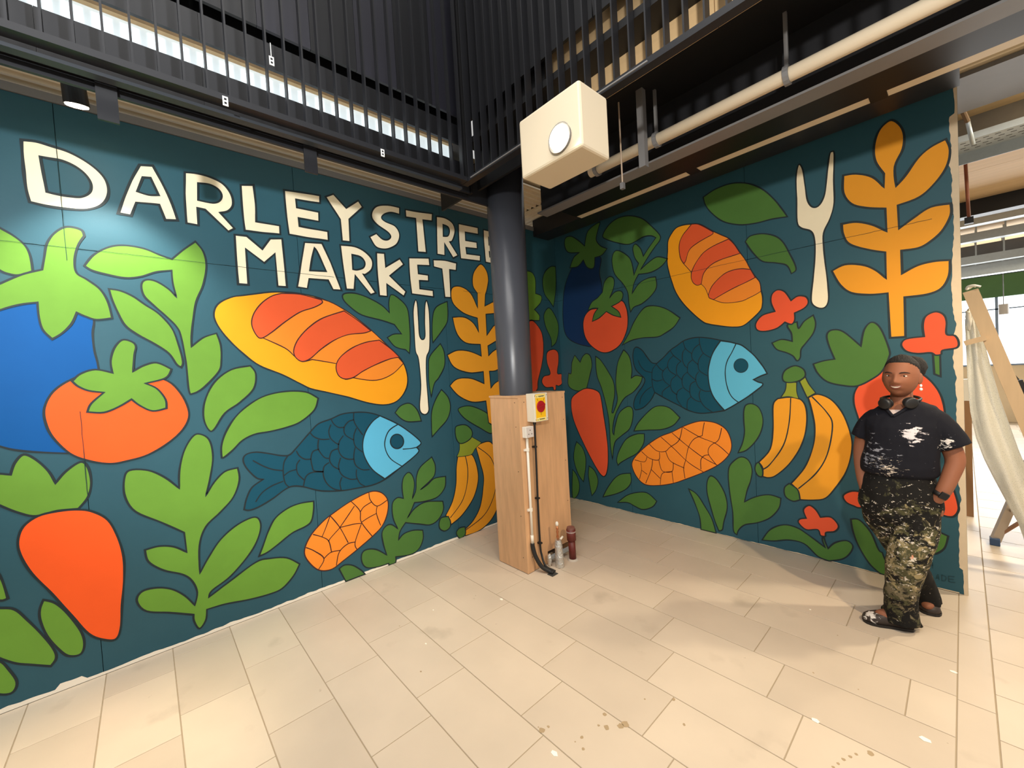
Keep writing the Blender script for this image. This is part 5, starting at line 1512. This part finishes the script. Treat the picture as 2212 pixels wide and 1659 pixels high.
def wrinkle(o, amp, fs, zst=1.0):
    for v in o.data.vertices:
        c = v.co
        d = noise.noise(Vector((c.x * fs, c.y * fs, c.z * fs * zst))) + 0.5 * noise.noise(Vector((c.x * fs * 2.3, c.y * fs * 2.3, c.z * fs * zst * 2.1 + 4)))
        v.co = c + v.normal * amp * d


sh = MB()
sh.rings([oval((3.027, -0.592, 0.868), 0.150, 0.118), oval((3.027, -0.594, 0.885), 0.166, 0.130), oval((3.032, -0.598, 0.93), 0.167, 0.138), oval((3.040, -0.60, 1.0), 0.160, 0.134),
          oval((3.047, -0.60, 1.08), 0.157, 0.130), oval((3.049, -0.598, 1.15), 0.160, 0.122), oval((3.050, -0.592, 1.205), 0.158, 0.104, tilt=0.10), oval((3.052, -0.588, 1.245), 0.138, 0.084, tilt=0.12),
          oval((3.050, -0.585, 1.272), 0.095, 0.072, tilt=0.10), oval((3.048, -0.58, 1.29), 0.068, 0.064)], 28)
slR = [(3.130, -0.59, 1.222), (3.185, -0.59, 1.175), (3.228, -0.59, 1.110), (3.258, -0.592, 1.045)]
slL = [(2.955, -0.59, 1.205), (2.912, -0.59, 1.160), (2.880, -0.588, 1.115), (2.860, -0.588, 1.068)]
sh.tube(smooth_open([Vector(p) for p in slR], 3), [0.058, 0.060, 0.061, 0.061, 0.061, 0.061, 0.062, 0.063, 0.064, 0.065], 24)
sh.tube(smooth_open([Vector(p) for p in slL], 3), [0.052, 0.053, 0.053, 0.052, 0.050, 0.048, 0.046, 0.046, 0.046, 0.046], 24)
so_ = sh.build('shirt', shirt_m)
remesh(so_, 0.0065, 5, 0.5)
wrinkle(so_, 0.0055, 13, 0.7)
adopt(so_, per)
bvh = BVHTree.FromPolygons([v.co.copy() for v in so_.data.vertices], [tuple(p.vertices) for p in so_.data.polygons])


def on_shirt(x, z, out):
    h = bvh.ray_cast(Vector((x, -1.2, z)), Vector((0, 1, 0)))
    return (h[0].y if h[0] else -0.68) - out


under = mat('pale_undershirt', (196, 178, 172), rough=0.9)
tv, tf = [], []
NR = 8
for i in range(NR + 1):
    t_ = i / NR
    z = 1.212 + t_ * 0.034
    xa, xb = 3.021 - t_ * 0.030, 3.021 + t_ * 0.046
    for j in range(7):
        x = xa + (xb - xa) * j / 6
        tv.append((x, on_shirt(x, z, -0.004), z))
for i in range(NR):
    for j in range(6):
        tf.append((i * 7 + j, i * 7 + j + 1, i * 7 + j + 8, i * 7 + j + 7))
bmv = bmesh.new()
bmv.from_mesh(so_.data)
kill = []
for f_ in bmv.faces:
    c = f_.calc_center_median()
    dzv = c.z - 1.215
    if c.y < -0.60 and dzv > 0 and -0.80 * dzv < c.x - 3.021 < 1.25 * dzv and abs(c.x - 3.045) < 0.075:
        kill.append(f_)
bmesh.ops.delete(bmv, geom=kill, context='FACES')
bmv.to_mesh(so_.data)
bmv.free()
uo = link_mesh('undershirt', tv, tf, under, None, None, True)
uo.modifiers.new('t', 'SOLIDIFY').thickness = 0.002
adopt(uo, per)
for pts in (((3.021, 1.212), (3.003, 1.233), (2.984, 1.262), (2.972, 1.285)), ((3.021, 1.212), (3.048, 1.232), (3.080, 1.262), (3.105, 1.290))):
    adopt(MB().tube(smooth_open([Vector((x, on_shirt(x, min(z, 1.275), 0.003) + max(0, z - 1.27) * 1.6, z)) for x, z in pts], 5), 0.0085, 10).build('collar', shirt_m, smooth=True), per)

tr_ = MB()
tr_.rings([oval((3.03, -0.588, 0.895), 0.142, 0.108), oval((3.028, -0.59, 0.85), 0.156, 0.118), oval((3.026, -0.595, 0.78), 0.170, 0.128), oval((3.026, -0.60, 0.71), 0.172, 0.130), oval((3.026, -0.60, 0.64), 0.158, 0.120), oval((3.026, -0.60, 0.60), 0.10, 0.09)], 28)
tr_.tube(smooth_open([Vector(p) for p in [(3.098, -0.60, 0.72), (3.098, -0.632, 0.58), (3.070, -0.675, 0.43), (3.040, -0.682, 0.27), (3.030, -0.672, 0.13), (3.030, -0.665, 0.045)]], 4),
         [0.098 - 0.0 * i for i in range(4)] + [0.096, 0.093, 0.096, 0.094, 0.092, 0.088, 0.085, 0.081, 0.078, 0.075, 0.073, 0.070, 0.071, 0.073, 0.075, 0.078, 0.082], 24)
tr_.tube(smooth_open([Vector(p) for p in [(2.958, -0.588, 0.72), (2.968, -0.575, 0.58), (3.020, -0.525, 0.43), (3.070, -0.44, 0.27), (3.108, -0.36, 0.12), (3.116, -0.34, 0.045)]], 4),
         [0.098] * 4 + [0.095, 0.090, 0.086, 0.082, 0.079, 0.076, 0.073, 0.070, 0.068, 0.066, 0.064, 0.063, 0.063, 0.064, 0.066, 0.068, 0.070], 24)
# pocket bulges over the hands
tr_.ball((3.158, -0.632, 0.715), 0.050, 0.055, 0.085, 20, 14)
tr_.ball((2.898, -0.628, 0.715), 0.050, 0.055, 0.085, 20, 14)
# flared hem tails over the front clog
tr_.tube([(3.03, -0.665, 0.12), (3.075, -0.655, 0.06), (3.115, -0.645, 0.022)], [0.05, 0.035, 0.010], 16)
tr_.tube([(3.01, -0.66, 0.12), (2.98, -0.64, 0.08), (2.945, -0.625, 0.055)], [0.045, 0.03, 0.010], 16)
to = tr_.build('trousers', trou_m)
remesh(to, 0.0065, 4, 0.5)
wrinkle(to, 0.008, 11, 0.8)
for v in to.data.vertices:
    v.co.z = max(v.co.z, 0.006)
adopt(to, per)

# clogs
shoe_m = splatter('paint_splashed_clog', (58, 50, 46), [((216, 210, 204), 30, 0.58, 0.62, 3.0, (1, 1, 1), ((2.905, -0.735, 0.055), 0.07, 0.24, -0.2)), ((210, 190, 176), 70, 0.72, 0.75, 6.0, (1, 1, 1), None)], rough=0.45)
sole_m = mat('dark_sole', (34, 31, 30), rough=0.7)


def clog(heel, toe, name):
    heel, toe = Vector(heel), Vector(toe)
    d = (toe - heel)
    L = d.length
    d.normalize()
    s = Vector((-d.y, d.x, 0))
    prof = [(0.0, 0.020, 0.030), (0.04, 0.034, 0.048), (0.2, 0.040, 0.052), (0.40, 0.041, 0.070), (0.55, 0.045, 0.078), (0.70, 0.049, 0.068), (0.85, 0.046, 0.056), (0.95, 0.034, 0.044), (1.0, 0.014, 0.030)]
    u, so2 = MB(), MB()
    rr, r2 = [], []
    for t_, w, h in prof:
        c = heel + d * (L * t_)
        ring = []
        for k in range(20):
            a = 2 * PI * k / 20
            x = w * math.copysign(abs(math.cos(a)) ** 0.8, math.cos(a))
            z = 0.016 + (h - 0.016) * max(0.0, math.sin(a)) ** 0.75 if math.sin(a) > 0 else 0.016
            q = c + s * x
            ring.append((q.x, q.y, z))
        rr.append(ring)
        r2.append([((c + s * (w + 0.003) * math.cos(2 * PI * k / 20)).x, (c + s * (w + 0.003) * math.cos(2 * PI * k / 20)).y, 0.0005 if math.sin(2 * PI * k / 20) < 0 else 0.016) for k in range(20)])
    u.rings(rr, 20)
    so2.rings(r2, 20)
    a = u.build(name, shoe_m, smooth=True)
    adopt(a, per)
    b = so2.build('sole', sole_m)
    b.parent = a


clog((3.075, -0.652, 0), (2.868, -0.728, 0), 'clog')
clog((3.100, -0.235, 0), (3.142, -0.425, 0), 'clog')

# watch
wc = Vector(armR[-2]) + Vector((0.004, -0.004, 0.010))
ax = (Vector(armR[-3]) - Vector(armR[-1])).normalized()
wt_ = adopt(MB().tube([wc - ax * 0.011, wc + ax * 0.011], 0.0325, 24).build('watch_strap', black_rub, smooth=True), per)
adopt(MB().obox(wc + Vector((0.012, -0.030, 0.0)) - ax * 0.018, wc + Vector((0.012, -0.030, 0.0)) + ax * 0.018, 0.034, 0.012, up=(0.3, -1, 0)).build('watch_case', steel_black, bevel=0.003), per)

# headphones resting round the neck
hpn = thing('headphones', 'black headphones resting round the neck of the person', 'headphones', (3.05, -0.6, 1.27))
hpm = mat('black_headphones', (26, 26, 28), rough=0.45)
arc = []
for k in range(15):
    a = math.radians(-55 + 290 * k / 14)
    arc.append(Vector((3.045 + 0.082 * math.cos(a), -0.585 + 0.080 * math.sin(a), 1.300 + 0.012 * math.sin(a))))
adopt(MB().tube(arc, 0.008, 10).build('headband', hpm, smooth=True), hpn)
for cx, sg in ((2.988, -1), (3.094, 1)):
    c = Vector((cx, -0.678, 1.283 + 0.003 * sg))
    dv = Vector((0.45 * sg, -0.8, -0.15)).normalized()
    adopt(MB().tube([c - dv * 0.016, c - dv * 0.002, c + dv * 0.008, c + dv * 0.012], [0.028, 0.032, 0.031, 0.024], 24).build('ear_cup', hpm, smooth=True), hpn)
    adopt(MB().tube([c - dv * 0.028, c - dv * 0.0165], [0.026, 0.030], 24).build('ear_cushion', black_rub, smooth=True), hpn)
